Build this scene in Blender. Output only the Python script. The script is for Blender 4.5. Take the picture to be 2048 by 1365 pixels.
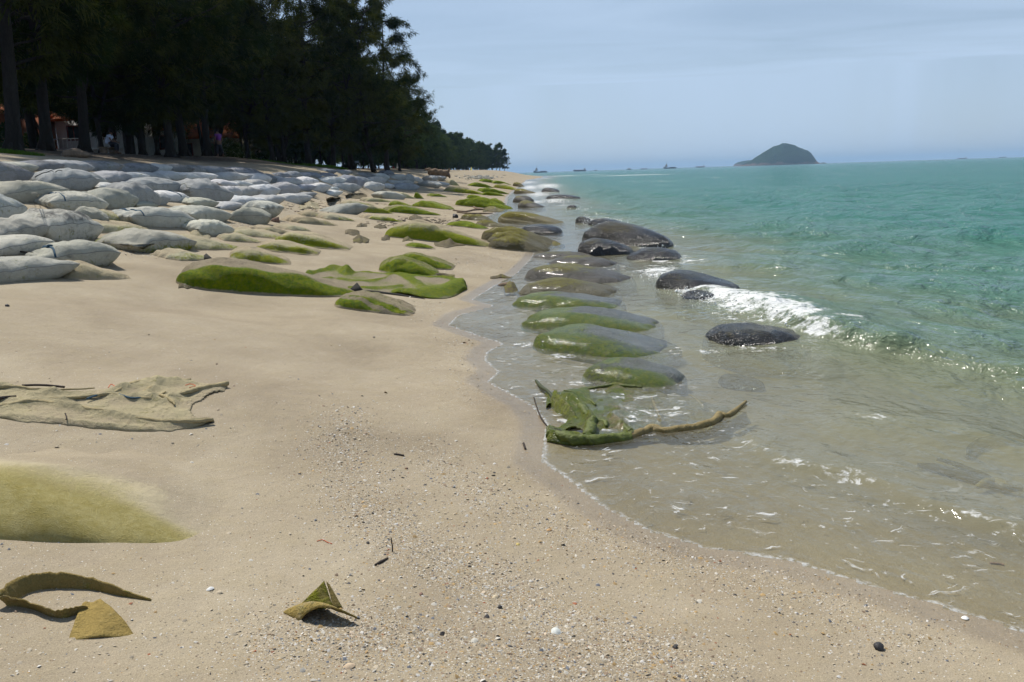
import bpy, math, random
import numpy as np
from mathutils import Vector, Matrix

# ------------------------------------------------------------------ clear
for o in list(bpy.data.objects):
    bpy.data.objects.remove(o)
SC = bpy.context.scene
COL = SC.collection
rng = np.random.default_rng(7)
random.seed(7)
PI = math.pi

# ------------------------------------------------------------------ camera
EYE = 1.85
FPX = 1593.0                      # focal length in pixels of the 2048 px wide photo
PITCH = math.radians(11.92)
ROLL = math.radians(-1.80)
YAW = math.radians(0.93)          # camera looks a touch to the left of the coast line (+Y)
_f = Vector((-math.sin(YAW)*math.cos(PITCH), math.cos(YAW)*math.cos(PITCH), -math.sin(PITCH)))
_r0 = Vector((math.cos(YAW), math.sin(YAW), 0))
_u0 = _r0.cross(_f)
_r = math.cos(ROLL)*_r0 + math.sin(ROLL)*_u0
_u = -math.sin(ROLL)*_r0 + math.cos(ROLL)*_u0
cam_d = bpy.data.cameras.new('camera')
cam_d.sensor_width = 36.0
cam_d.lens = FPX/2048*36.0
cam_d.clip_start = 0.05
cam_d.clip_end = 30000
cam = bpy.data.objects.new('camera', cam_d)
COL.objects.link(cam)
M = Matrix.Identity(4)
for i, v in enumerate((_r, _u, -_f)):
    for k in range(3):
        M[k][i] = v[k]
M.translation = (0, 0, EYE)
cam.matrix_world = M
SC.camera = cam

# ------------------------------------------------------------------ sky, sun, exposure
SUN_EL = math.radians(56)
SUN_AZ = math.radians(-40)        # left of +Y
W = bpy.data.worlds.new('World'); SC.world = W
W.use_nodes = True
wn = W.node_tree; wn.nodes.clear()
wo = wn.nodes.new('ShaderNodeOutputWorld')
bg = wn.nodes.new('ShaderNodeBackground'); bg.inputs['Strength'].default_value = 0.075
sk = wn.nodes.new('ShaderNodeTexSky'); sk.sky_type = 'NISHITA'
sk.sun_disc = False
sk.sun_elevation = SUN_EL
sk.sun_rotation = SUN_AZ % (2*PI)
sk.altitude = 0; sk.air_density = 1.0; sk.dust_density = 0.4; sk.ozone_density = 3.0
# thin high veil of cloud: streaks over the whole dome
tc = wn.nodes.new('ShaderNodeTexCoord')
sp = wn.nodes.new('ShaderNodeSeparateXYZ'); wn.links.new(tc.outputs['Generated'], sp.inputs[0])
mx = wn.nodes.new('ShaderNodeMath'); mx.operation = 'MAXIMUM'; mx.inputs[1].default_value = 0.10
wn.links.new(sp.outputs['Z'], mx.inputs[0])
dv = wn.nodes.new('ShaderNodeVectorMath'); dv.operation = 'DIVIDE'
cb = wn.nodes.new('ShaderNodeCombineXYZ')
for k in 'XYZ': wn.links.new(mx.outputs[0], cb.inputs[k])
wn.links.new(tc.outputs['Generated'], dv.inputs[0]); wn.links.new(cb.outputs[0], dv.inputs[1])
mp = wn.nodes.new('ShaderNodeMapping'); mp.inputs['Scale'].default_value = (0.45, 0.8, 0.0); mp.inputs['Rotation'].default_value = (0,0,0.5)
wn.links.new(dv.outputs[0], mp.inputs[0])
nz = wn.nodes.new('ShaderNodeTexNoise'); nz.inputs['Scale'].default_value = 0.9; nz.inputs['Detail'].default_value = 4; nz.inputs['Roughness'].default_value = 0.5
nz.inputs['Distortion'].default_value = 0.6
wn.links.new(mp.outputs[0], nz.inputs['Vector'])
cr = wn.nodes.new('ShaderNodeValToRGB')
cr.color_ramp.elements[0].position = 0.35; cr.color_ramp.elements[0].color = (0.62,0.62,0.62,1)
cr.color_ramp.elements[1].position = 0.68; cr.color_ramp.elements[1].color = (1.0,1.0,1.0,1)
wn.links.new(nz.outputs['Fac'], cr.inputs[0])
mixc = wn.nodes.new('ShaderNodeMixRGB'); mixc.inputs['Color2'].default_value = (7.2,9.2,11.9,1)
# a thin veil looks denser the flatter the line of sight cuts through it
pth = wn.nodes.new('ShaderNodeMath'); pth.operation = 'DIVIDE'; pth.inputs[0].default_value = -0.26; wn.links.new(mx.outputs[0], pth.inputs[1])
ex_ = wn.nodes.new('ShaderNodeMath'); ex_.operation = 'EXPONENT'; wn.links.new(pth.outputs[0], ex_.inputs[0])
om = wn.nodes.new('ShaderNodeMath'); om.operation = 'SUBTRACT'; om.inputs[0].default_value = 1.0; wn.links.new(ex_.outputs[0], om.inputs[1])
vf = wn.nodes.new('ShaderNodeMath'); vf.operation = 'MULTIPLY'; wn.links.new(om.outputs[0], vf.inputs[0]); wn.links.new(cr.outputs[0], vf.inputs[1])
wn.links.new(vf.outputs[0], mixc.inputs['Fac'])
wn.links.new(sk.outputs[0], mixc.inputs['Color1'])
wn.links.new(mixc.outputs[0], bg.inputs['Color'])
wn.links.new(bg.outputs[0], wo.inputs['Surface'])

sun_d = bpy.data.lights.new('sun', 'SUN')
sun_d.energy = 5.0; sun_d.angle = math.radians(0.55); sun_d.color = (1.0, 0.955, 0.88)
sun = bpy.data.objects.new('sun', sun_d); COL.objects.link(sun)
sdir = Vector((math.sin(SUN_AZ)*math.cos(SUN_EL), math.cos(SUN_AZ)*math.cos(SUN_EL), math.sin(SUN_EL)))
sun.rotation_euler = sdir.to_track_quat('Z', 'Y').to_euler()
sun.location = (-30, 60, 80)

SC.view_settings.view_transform = 'Standard'
SC.view_settings.look = 'None'
SC.view_settings.exposure = 0.0
SC.view_settings.gamma = 1.0
SC.view_settings.use_curve_mapping = False
SC.render.engine = 'CYCLES'
SC.cycles.use_denoising = True
SC.cycles.use_adaptive_sampling = True
SC.cycles.adaptive_threshold = 0.03
SC.cycles.max_bounces = 6
SC.cycles.diffuse_bounces = 2
SC.cycles.glossy_bounces = 2
SC.cycles.transmission_bounces = 2
SC.cycles.transparent_max_bounces = 8
SC.cycles.volume_bounces = 0
SC.cycles.sample_clamp_indirect = 4.0
SC.cycles.caustics_reflective = False
SC.cycles.caustics_refractive = False

# ------------------------------------------------------------------ maths helpers
_F = np.array(_f); _R = np.array(_r); _U = np.array(_u); CAM = np.array((0, 0, EYE))
def rays(px, py):
    px = np.asarray(px, float); py = np.asarray(py, float)
    return _F + ((px-1024)/FPX)[..., None]*_R + ((682.5-py)/FPX)[..., None]*_U
def hash2(i, j, s):
    n = (i*374761393 + j*668265263 + s*1274126177) & 0x7fffffff
    n = ((n ^ (n >> 13))*1274126177) & 0x7fffffff
    n = n ^ (n >> 16)
    return (n & 0xffff)/65535.0
def vnoise(x, y, s=0):
    x = np.asarray(x, float); y = np.asarray(y, float)
    xi = np.floor(x).astype(np.int64); yi = np.floor(y).astype(np.int64)
    fx = x-xi; fy = y-yi
    fx = fx*fx*fx*(fx*(fx*6-15)+10); fy = fy*fy*fy*(fy*(fy*6-15)+10)
    a = hash2(xi, yi, s); b = hash2(xi+1, yi, s); c = hash2(xi, yi+1, s); d = hash2(xi+1, yi+1, s)
    return (a+(b-a)*fx)*(1-fy)+(c+(d-c)*fx)*fy
def fbm(x, y, s=0, o=4):
    v = 0; a = 0.5; t = 0
    for k in range(o):
        v = v+a*vnoise(x*2**k, y*2**k, s+k*17); t += a; a *= 0.5
    return v/t
def sstep(a, b, x):
    t = np.clip((np.asarray(x, float)-a)/(b-a), 0, 1)
    return t*t*(3-2*t)
def catmull(P, n):
    P = np.asarray(P, float)
    Q = np.vstack([2*P[0]-P[1], P, 2*P[-1]-P[-2]])
    out = []
    m = len(P)-1
    for t in np.linspace(0, m, n):
        i = min(int(t), m-1); f = t-i
        p0, p1, p2, p3 = Q[i], Q[i+1], Q[i+2], Q[i+3]
        out.append(0.5*((2*p1)+(-p0+p2)*f+(2*p0-5*p1+4*p2-p3)*f*f+(-p0+3*p1-3*p2+p3)*f**3))
    return np.array(out)

# ------------------------------------------------------------------ the lie of the land
def plane_hit(px, py, z=0.0):
    d = rays(px, py)
    t = (z-EYE)/np.minimum(d[..., 2], -1e-5)
    return CAM+d*t[..., None]
_sh = [(2300,1345),(2048,1268),(1900,1222),(1750,1178),(1560,1120),(1420,1102),(1300,1066),(1200,1014),(1135,962),(1080,925),
       (1085,890),(1090,850),(1060,812),(1010,786),(970,764),(992,744),(966,722),(972,702),(1002,688),(940,668),(892,651),
       (915,630),(985,612),(940,600),(985,572),(1030,548),(1058,520),(1070,500),(1040,470),(985,446),(965,436),(1000,424),(1012,410),(1016,394),
       (1030,380),(1042,370),(1052,362)]
_P = [tuple(plane_hit(np.array(a), np.array(b))[:2]) for a, b in _sh]
SHORE = np.array([(9.0, -8.0), (5.2, -1.0)] + _P + [(1.0, 190.0), (6.0, 255.0), (9.0, 300.0), (8.0, 380.0), (2.0, 460.0), (-25.0, 700.0), (-120.0, 1300.0), (-600.0, 3500.0)])
def shore_d(x, y):
    """signed distance to the waterline, + inland (left)"""
    x = np.atleast_1d(np.asarray(x, float)); y = np.atleast_1d(np.asarray(y, float))
    shp = x.shape; x = x.ravel(); y = y.ravel()
    best = np.full(x.shape, 1e18); sgn = np.ones(x.shape)
    for i in range(len(SHORE)-1):
        ax, ay = SHORE[i]; bx, by = SHORE[i+1]
        ex, ey = bx-ax, by-ay; l2 = ex*ex+ey*ey
        t = np.clip(((x-ax)*ex+(y-ay)*ey)/l2, 0, 1)
        qx = x-(ax+ex*t); qy = y-(ay+ey*t)
        dd = qx*qx+qy*qy
        cr_ = ex*(y-ay)-ey*(x-ax)
        m = dd < best-1e-9
        best = np.where(m, dd, best); sgn = np.where(m, np.where(cr_ >= 0, 1.0, -1.0), sgn)
    return (np.sqrt(best)*sgn).reshape(shp)
def terrain(x, y, d=None):
    x = np.atleast_1d(np.asarray(x, float)); y = np.atleast_1d(np.asarray(y, float))
    if d is None: d = shore_d(x, y)
    toe = np.interp(y, [0, 9, 20, 50, 70], [5.2, 5.2, 6.2, 8.6, 8.7])
    zw = np.where(d < toe, 0.85*(np.maximum(d, 0)/toe)**1.15,
         np.where(d < 11.2, 0.85+(2.3-0.85)*(d-toe)/(11.2-toe), np.interp(d, [11.2, 14, 18, 22, 40], [2.3, 2.75, 3.3, 3.6, 3.4])))
    zn = np.interp(d, [0, 4, 8, 11, 14, 18, 24], [0, .5, 1.2, 1.95, 2.5, 2.9, 3.1])
    f = sstep(52, 82, y)
    z = zw*(1-f)+zn*f
    z = np.where(d < 0, -np.interp(-d, [0, 1, 3, 6, 12, 30, 100, 400], [0, .085, .30, .70, 1.3, 2.4, 4.5, 7]), z)
    und = (vnoise(x/1.9, y/1.9, 3)-0.5)*0.07+(vnoise(x/0.7, y/0.7, 4)-0.5)*0.02
    z = z+und*sstep(0.15, 1.6, d)
    big = (vnoise(x/9, y/9, 8)-0.5)*0.35
    return z+big*sstep(13, 20, d)
_T = np.concatenate([np.geomspace(1.0, 60, 900), np.geomspace(60.3, 3000, 700)])
def hit(px, py, water=True):
    d = rays(np.array(float(px)), np.array(float(py)))
    P = CAM+d*_T[:, None]
    z = terrain(P[:, 0], P[:, 1])
    if water: z = np.maximum(z, 0)
    g = P[:, 2]-z
    i = int(np.argmax(g <= 0))
    if g[i] > 0: i = len(g)-1
    if i == 0: i = 1
    a = g[i-1]/(g[i-1]-g[i]+1e-12)
    p = P[i-1]+(P[i]-P[i-1])*a
    return p
def hits(px, py, it=14):
    """vectorised ground points for the near, gently sloping sand"""
    z = np.full(np.shape(px), 0.2)
    for k in range(it):
        p = plane_hit(px, py, z)
        z = 0.5*z+0.5*terrain(p[..., 0].ravel(), p[..., 1].ravel()).reshape(z.shape)
    p = plane_hit(px, py, z)
    return p
def height_at(px, py, dist_xy):
    """world z where the ray through a pixel passes over a point at that ground distance"""
    d = rays(np.array(float(px)), np.array(float(py)))
    return EYE+d[2]*dist_xy/math.hypot(d[0], d[1])
def at_depth(px, Y, z=None):
    """ground point on the vertical plane through pixel column px (at horizon level) and y = Y"""
    d = rays(np.array(float(px)), np.array(346-0.0315*(px-1024)))
    x = d[0]/d[1]*Y
    return np.array((x, Y, float(terrain(x, Y)[0]) if z is None else z))

# ------------------------------------------------------------------ mesh helpers
def mesh_from(name, V, F, smooth=True):
    V = np.ascontiguousarray(V, dtype=np.float32); F = np.ascontiguousarray(F, dtype=np.int32)
    me = bpy.data.meshes.new(name)
    me.vertices.add(len(V)); me.vertices.foreach_set('co', V.ravel())
    n, k = F.shape
    me.loops.add(n*k); me.loops.foreach_set('vertex_index', F.ravel())
    me.polygons.add(n); me.polygons.foreach_set('loop_start', np.arange(0, n*k, k, dtype=np.int32))
    if smooth: me.polygons.foreach_set('use_smooth', np.ones(n, dtype=bool))
    me.update(calc_edges=True)
    return me
def add_attr(me, name, A):
    A = np.asarray(A, dtype=np.float32)
    if A.ndim == 1:
        a = me.attributes.new(name, 'FLOAT', 'POINT'); a.data.foreach_set('value', A)
    else:
        if A.shape[1] == 3: A = np.hstack([A, np.ones((len(A), 1), np.float32)])
        a = me.attributes.new(name, 'FLOAT_COLOR', 'POINT'); a.data.foreach_set('color', np.ascontiguousarray(A).ravel())
def link(name, me, mat=None, parent=None, loc=None):
    o = bpy.data.objects.new(name, me)
    COL.objects.link(o)
    if mat is not None and me is not None and not me.materials: me.materials.append(mat)
    if parent is not None: o.parent = parent
    if loc is not None: o.location = loc
    return o
def tag(o, label, cat, group=None, kind=None):
    o['label'] = label
    if cat: o['category'] = cat
    if group: o['group'] = group
    if kind: o['kind'] = kind
    return o
def grid_faces(nu, nv, wrap_u=False):
    i = np.arange(nu-1 if not wrap_u else nu)[:, None]; j = np.arange(nv-1)[None, :]
    i2 = (i+1) % nu
    return np.stack([i*nv+j+0*i, i2*nv+j, i2*nv+j+1, i*nv+j+1], -1).reshape(-1, 4)
class MB:
    """collects quads (triangles repeat their last corner) into one mesh"""
    def __init__(s): s.V = []; s.F = []; s.n = 0
    def add(s, V, F):
        V = np.asarray(V, float); F = np.asarray(F, int)
        if F.shape[1] == 3: s.T = True
        s.V.append(V); s.F.append(F+s.n); s.n += len(V)
    def box(s, c, h, R=None):
        c = np.asarray(c, float); h = np.asarray(h, float)
        S = np.array([(-1,-1,-1),(1,-1,-1),(1,1,-1),(-1,1,-1),(-1,-1,1),(1,-1,1),(1,1,1),(-1,1,1)])*h
        if R is not None: S = S@np.asarray(R).T
        s.add(S+c, [(0,3,2,1),(4,5,6,7),(0,1,5,4),(1,2,6,5),(2,3,7,6),(3,0,4,7)])
    def tube(s, P, r, n=8, cap=True):
        P = np.asarray(P, float); m = len(P); r = np.broadcast_to(np.asarray(r, float), (m,))
        T = np.gradient(P, axis=0); T /= np.linalg.norm(T, axis=1)[:, None]+1e-9
        ref = np.array((0.0, 0, 1)) if abs(T[0][2]) < 0.9 else np.array((1.0, 0, 0))
        A = np.cross(T, ref); A /= np.linalg.norm(A, axis=1)[:, None]+1e-9
        B = np.cross(T, A)
        th = np.linspace(0, 2*PI, n, endpoint=False)
        V = P[:, None]+r[:, None, None]*(np.cos(th)[None, :, None]*A[:, None]+np.sin(th)[None, :, None]*B[:, None])
        F = []
        i = np.arange(m-1)[:, None]; j = np.arange(n)[None, :]
        F = np.stack([i*n+j, i*n+(j+1) % n, (i+1)*n+(j+1) % n, (i+1)*n+j], -1).reshape(-1, 4)
        V = V.reshape(-1, 3)
        if cap:
            V = np.vstack([V, P[0], P[-1]])
            a = m*n
            c0 = np.array([(a, (k+1) % n, k, k) for k in range(n)]); 
            c1 = np.array([(a+1, (m-1)*n+k, (m-1)*n+(k+1) % n, (m-1)*n+(k+1) % n) for k in range(n)])
            F = np.vstack([F, c0, c1])
        s.add(V, F)
    def build(s, name, mat, parent=None, loc=None, smooth=True):
        V = np.vstack(s.V); polys = []
        quads = [f for f in s.F]
        me = bpy.data.meshes.new(name)
        Q = np.vstack([np.hstack([f, f[:, -1:]]) if f.shape[1] == 3 else f for f in quads])
        tri = Q[:, 2] == Q[:, 3]
        off = np.zeros(3) if loc is None else np.asarray(loc, float)
        nV = V-off
        Qq = Q[~tri]; Qt = Q[tri][:, :3]
        loops = np.concatenate([Qq.ravel(), Qt.ravel()]).astype(np.int32)
        st = np.concatenate([np.arange(len(Qq))*4, len(Qq)*4+np.arange(len(Qt))*3]).astype(np.int32)
        me.vertices.add(len(nV)); me.vertices.foreach_set('co', np.ascontiguousarray(nV, dtype=np.float32).ravel())
        me.loops.add(len(loops)); me.loops.foreach_set('vertex_index', loops)
        me.polygons.add(len(st)); me.polygons.foreach_set('loop_start', st)
        if smooth: me.polygons.foreach_set('use_smooth', np.ones(len(st), dtype=bool))
        me.update(calc_edges=True)
        return link(name, me, mat, parent, None if loc is None else tuple(loc))
def empty(name, loc):
    o = bpy.data.objects.new(name, None); COL.objects.link(o); o.location = tuple(loc)
    o.empty_display_size = 0.2
    return o
# ------------------------------------------------------------------ materials
class NT:
    def __init__(s, name):
        s.m = bpy.data.materials.new(name); s.m.use_nodes = True
        s.t = s.m.node_tree; s.t.nodes.clear()
        s.out = s.t.nodes.new('ShaderNodeOutputMaterial')
    def n(s, typ, **kw):
        nd = s.t.nodes.new('ShaderNode'+typ)
        for k, v in kw.items():
            if hasattr(nd, k) and k not in ('Color',): setattr(nd, k, v)
        return nd
    def set(s, sock, v):
        if v is None: return
        if isinstance(v, bpy.types.NodeSocket): s.t.links.new(v, sock)
        else:
            if isinstance(v, tuple) and len(v) == 3 and sock.type == 'RGBA': v = v+(1,)
            sock.default_value = v
    def attr(s, name):
        a = s.n('Attribute'); a.attribute_name = name; return a
    def obj(s):
        return s.n('TexCoord').outputs['Object']
    def pos(s):
        return s.n('NewGeometry').outputs['Position']
    def noise(s, scale, detail=3, rough=0.55, vec=None, dist=0.0, out='Fac'):
        a = s.n('TexNoise'); a.inputs['Scale'].default_value = scale; a.inputs['Detail'].default_value = detail
        a.inputs['Roughness'].default_value = rough; a.inputs['Distortion'].default_value = dist
        if vec is not None: s.t.links.new(vec, a.inputs['Vector'])
        return a.outputs[out]
    def voro(s, scale, vec=None, feature='F1', out='Distance', rnd=1.0):
        a = s.n('TexVoronoi'); a.feature = feature; a.inputs['Scale'].default_value = scale; a.inputs['Randomness'].default_value = rnd
        if vec is not None: s.t.links.new(vec, a.inputs['Vector'])
        return a.outputs[out]
    def math(s, op, a, b=0.0, clamp=False):
        m = s.n('Math'); m.operation = op; m.use_clamp = clamp
        s.set(m.inputs[0], a); s.set(m.inputs[1], b); return m.outputs[0]
    def mapr(s, v, a, b, c=0.0, d=1.0, smooth=True):
        m = s.n('MapRange'); m.interpolation_type = 'SMOOTHSTEP' if smooth else 'LINEAR'
        s.set(m.inputs['Value'], v)
        for k, x in (('From Min', a), ('From Max', b), ('To Min', c), ('To Max', d)): m.inputs[k].default_value = x
        return m.outputs['Result']
    def mix(s, f, a, b, op='MIX'):
        m = s.n('MixRGB'); m.blend_type = op
        s.set(m.inputs['Fac'], f); s.set(m.inputs['Color1'], a); s.set(m.inputs['Color2'], b); return m.outputs[0]
    def ramp(s, f, stops):
        r = s.n('ValToRGB'); el = r.color_ramp.elements
        while len(el) > 1: el.remove(el[-1])
        for i, (p, c) in enumerate(stops):
            e = el[0] if i == 0 else el.new(p)
            e.position = p; e.color = tuple(c)+(1,) if len(c) == 3 else c
        s.set(r.inputs[0], f); return r.outputs[0]
    def scalevec(s, vec, sc):
        m = s.n('Mapping'); m.inputs['Scale'].default_value = sc; s.t.links.new(vec, m.inputs[0]); return m.outputs[0]
    def bump(s, h, strength=0.5, dist=0.01, nrm=None):
        b = s.n('Bump'); b.inputs['Strength'].default_value = strength; b.inputs['Distance'].default_value = dist
        s.set(b.inputs['Height'], h)
        if nrm is not None: s.t.links.new(nrm, b.inputs['Normal'])
        return b.outputs[0]
    def pbsdf(s, col, rough=0.8, nrm=None, spec=0.3, **kw):
        p = s.n('BsdfPrincipled'); s.set(p.inputs['Base Color'], col); s.set(p.inputs['Roughness'], rough)
        s.set(p.inputs['Specular IOR Level'], spec)
        if nrm is not None: s.t.links.new(nrm, p.inputs['Normal'])
        for k, v in kw.items(): s.set(p.inputs[k.replace('_', ' ')], v)
        return p.outputs[0]
    def done(s, sh):
        s.t.links.new(sh, s.out.inputs['Surface']); return s.m

def sand_colour(g, p, hashm):
    big = g.noise(0.9, 4, 0.6, p, 0.4); mid = g.noise(7, 4, 0.6, p); fine = g.noise(260, 2, 0.6, p); fine2 = g.noise(90, 3, 0.7, p)
    c = g.ramp(big, [(0.3, (0.268, 0.222, 0.158)), (0.5, (0.330, 0.277, 0.200)), (0.7, (0.382, 0.327, 0.241))])
    c = g.mix(g.math('MULTIPLY', g.mapr(mid, 0.35, 0.75), 0.35), c, (0.33, 0.275, 0.175))
    c = g.mix(g.math('MULTIPLY', g.mapr(g.noise(0.42, 3, 0.55, p, 0.6), 0.45, 0.68), 0.5), c, g.mix(1.0, c, (0.80, 0.79, 0.80), 'MULTIPLY'))
    c = g.mix(0.55, c, g.ramp(fine, [(0.3, (0.30, 0.26, 0.18)), (0.5, (0.5, 0.5, 0.5)), (0.72, (0.80, 0.76, 0.66))]), 'OVERLAY')
    # sparse dark and white grains everywhere, denser where shell hash has been thrown up
    vcol = g.voro(150, p, out='Color'); vd = g.voro(150, p)
    sv = g.n('SeparateColor'); g.t.links.new(vcol, sv.inputs[0])
    sel = g.math('LESS_THAN', sv.outputs[0], g.math('ADD', 0.035, g.math('MULTIPLY', hashm, 0.36)))
    gr = g.math('MULTIPLY', sel, g.math('LESS_THAN', vd, 0.42))
    gcol = g.ramp(sv.outputs[1], [(0.0, (0.05, 0.05, 0.055)), (0.22, (0.10, 0.075, 0.05)), (0.35, (0.36, 0.22, 0.09)), (0.5, (0.45, 0.36, 0.24)), (0.62, (0.6, 0.56, 0.47)), (0.85, (0.75, 0.73, 0.68)), (1.0, (0.17, 0.18, 0.2))])
    c = g.mix(g.math('MULTIPLY', gr, 0.85), c, gcol)
    return c, mid, fine2

def mat_sand():
    g = NT('beach_sand'); p = g.pos(); a = g.attr('mask')
    sep = g.n('SeparateColor'); g.t.links.new(a.outputs['Color'], sep.inputs[0])
    wet, hashm, litter = sep.outputs[0], sep.outputs[1], sep.outputs[2]
    c, mid, fine2 = sand_colour(g, p, hashm)
    c = g.mix(g.math('MULTIPLY', litter, g.mapr(g.noise(5, 5, 0.7, p), 0.22, 0.5)), c, (0.070, 0.052, 0.038))  # litter colour, kept dark to include the shade under the trees
    wn_ = g.mapr(g.math('ADD', wet, g.math('MULTIPLY', g.math('SUBTRACT', mid, 0.5), 0.25)), 0.15, 0.75)
    c = g.mix(wn_, c, g.mix(1.0, c, (0.84, 0.80, 0.745), 'MULTIPLY'))
    rough = g.mapr(wn_, 0.0, 1.0, 0.92, 0.30, False)
    h = g.math('ADD', g.math('MULTIPLY', fine2, 0.5), g.math('MULTIPLY', mid, 2.0))
    b = g.bump(h, 0.6, 0.014)
    return g.done(g.pbsdf(c, rough, b, g.mapr(wn_, 0, 1, 0.15, 0.5, False)))

def mat_geo(name, mossA, mossB, barn=0.0, rough=0.93, wetmin=0.35, realsand=False):
    """geotextile bag: object colour as fabric, mask = (moss, sand, stains with other dark tones, wet)"""
    g = NT(name); o = g.pos(); a = g.attr('mask'); inf = g.n('ObjectInfo')
    sep = g.n('SeparateColor'); g.t.links.new(a.outputs['Color'], sep.inputs[0])
    moss, sand, dark, wet = sep.outputs[0], sep.outputs[1], sep.outputs[2], a.outputs['Alpha']
    nb = g.noise(2.2, 5, 0.6, o, 0.3); nf = g.noise(34, 4, 0.65, o); nff = g.noise(160, 3, 0.7, o)
    nm = g.noise(13, 5, 0.65, o, 0.5)
    c = g.mix(1.0, inf.outputs['Color'], g.ramp(nb, [(0.3, (0.76, 0.76, 0.75)), (0.55, (1, 1, 1)), (0.75, (1.10, 1.09, 1.06))]), 'MULTIPLY')
    c = g.mix(0.35, c, g.ramp(nff, [(0.3, (0.25, 0.25, 0.25)), (0.7, (0.75, 0.75, 0.75))]), 'OVERLAY')
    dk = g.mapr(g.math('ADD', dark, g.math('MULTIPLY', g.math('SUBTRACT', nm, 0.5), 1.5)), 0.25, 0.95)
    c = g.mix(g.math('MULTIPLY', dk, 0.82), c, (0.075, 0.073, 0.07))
    mcol = g.mix(g.mapr(g.math('ADD', nm, g.math('MULTIPLY', nf, 0.6)), 0.55, 1.05), mossA, mossB)
    mcol = g.mix(0.2 if realsand else 0.5, mcol, g.ramp(nff, [(0.3, (0.2, 0.2, 0.2)), (0.7, (0.8, 0.8, 0.8))]), 'OVERLAY')
    mk = g.mapr(g.math('ADD', moss, g.math('MULTIPLY', g.math('SUBTRACT', g.math('ADD', g.math('ADD', nm, nf), nb), 1.5), 0.45 if realsand else 1.25)), 0.15 if realsand else 0.22, 0.95 if realsand else 0.80)
    c = g.mix(mk, c, mcol)
    scol = g.ramp(nff, [(0.3, (0.31, 0.25, 0.16)), (0.7, (0.455, 0.38, 0.26))])
    if realsand: scol = sand_colour(g, o, 0.0)[0]
    skm = g.mapr(g.math('ADD', sand, g.math('MULTIPLY', g.math('SUBTRACT', g.math('ADD', nf, nff), 1.0), 0.7)), 0.3, 0.8)
    c = g.mix(skm, c, scol)
    c = g.mix(g.math('MULTIPLY', wet, 0.45), c, g.mix(1.0, c, (0.45, 0.45, 0.45), 'MULTIPLY'))
    r = g.mapr(wet, 0, 1, rough, wetmin, False)
    h = g.math('ADD', g.math('MULTIPLY', nff, 0.35), g.math('ADD', g.math('MULTIPLY', nf, 0.6), g.math('MULTIPLY', g.noise(8, 3, 0.5, o), 1.6)))
    h = g.math('ADD', h, g.math('MULTIPLY', g.math('MULTIPLY', mk, nff), 0.8))
    if barn > 0:
        vd = g.voro(48, o); h = g.math('ADD', h, g.math('MULTIPLY', g.math('SUBTRACT', 0.8, vd), barn))
        c = g.mix(g.math('MULTIPLY', g.mapr(g.voro(48, o, out='Color'), 0.6, 0.9), 0.3), c, (0.09, 0.08, 0.065))
    b = g.bump(h, 0.9, 0.010 if realsand else 0.026)
    return g.done(g.pbsdf(c, r, b, g.mapr(wet, 0, 1, 0.12, 0.55, False), Coat_Weight=g.math('MULTIPLY', wet, 0.40 if barn > 1 else 0.30), Coat_Roughness=0.16 if barn > 1 else 0.09, Coat_Normal=g.bump(h, 0.7, 0.007 if barn > 1 else 0.0025)))

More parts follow.
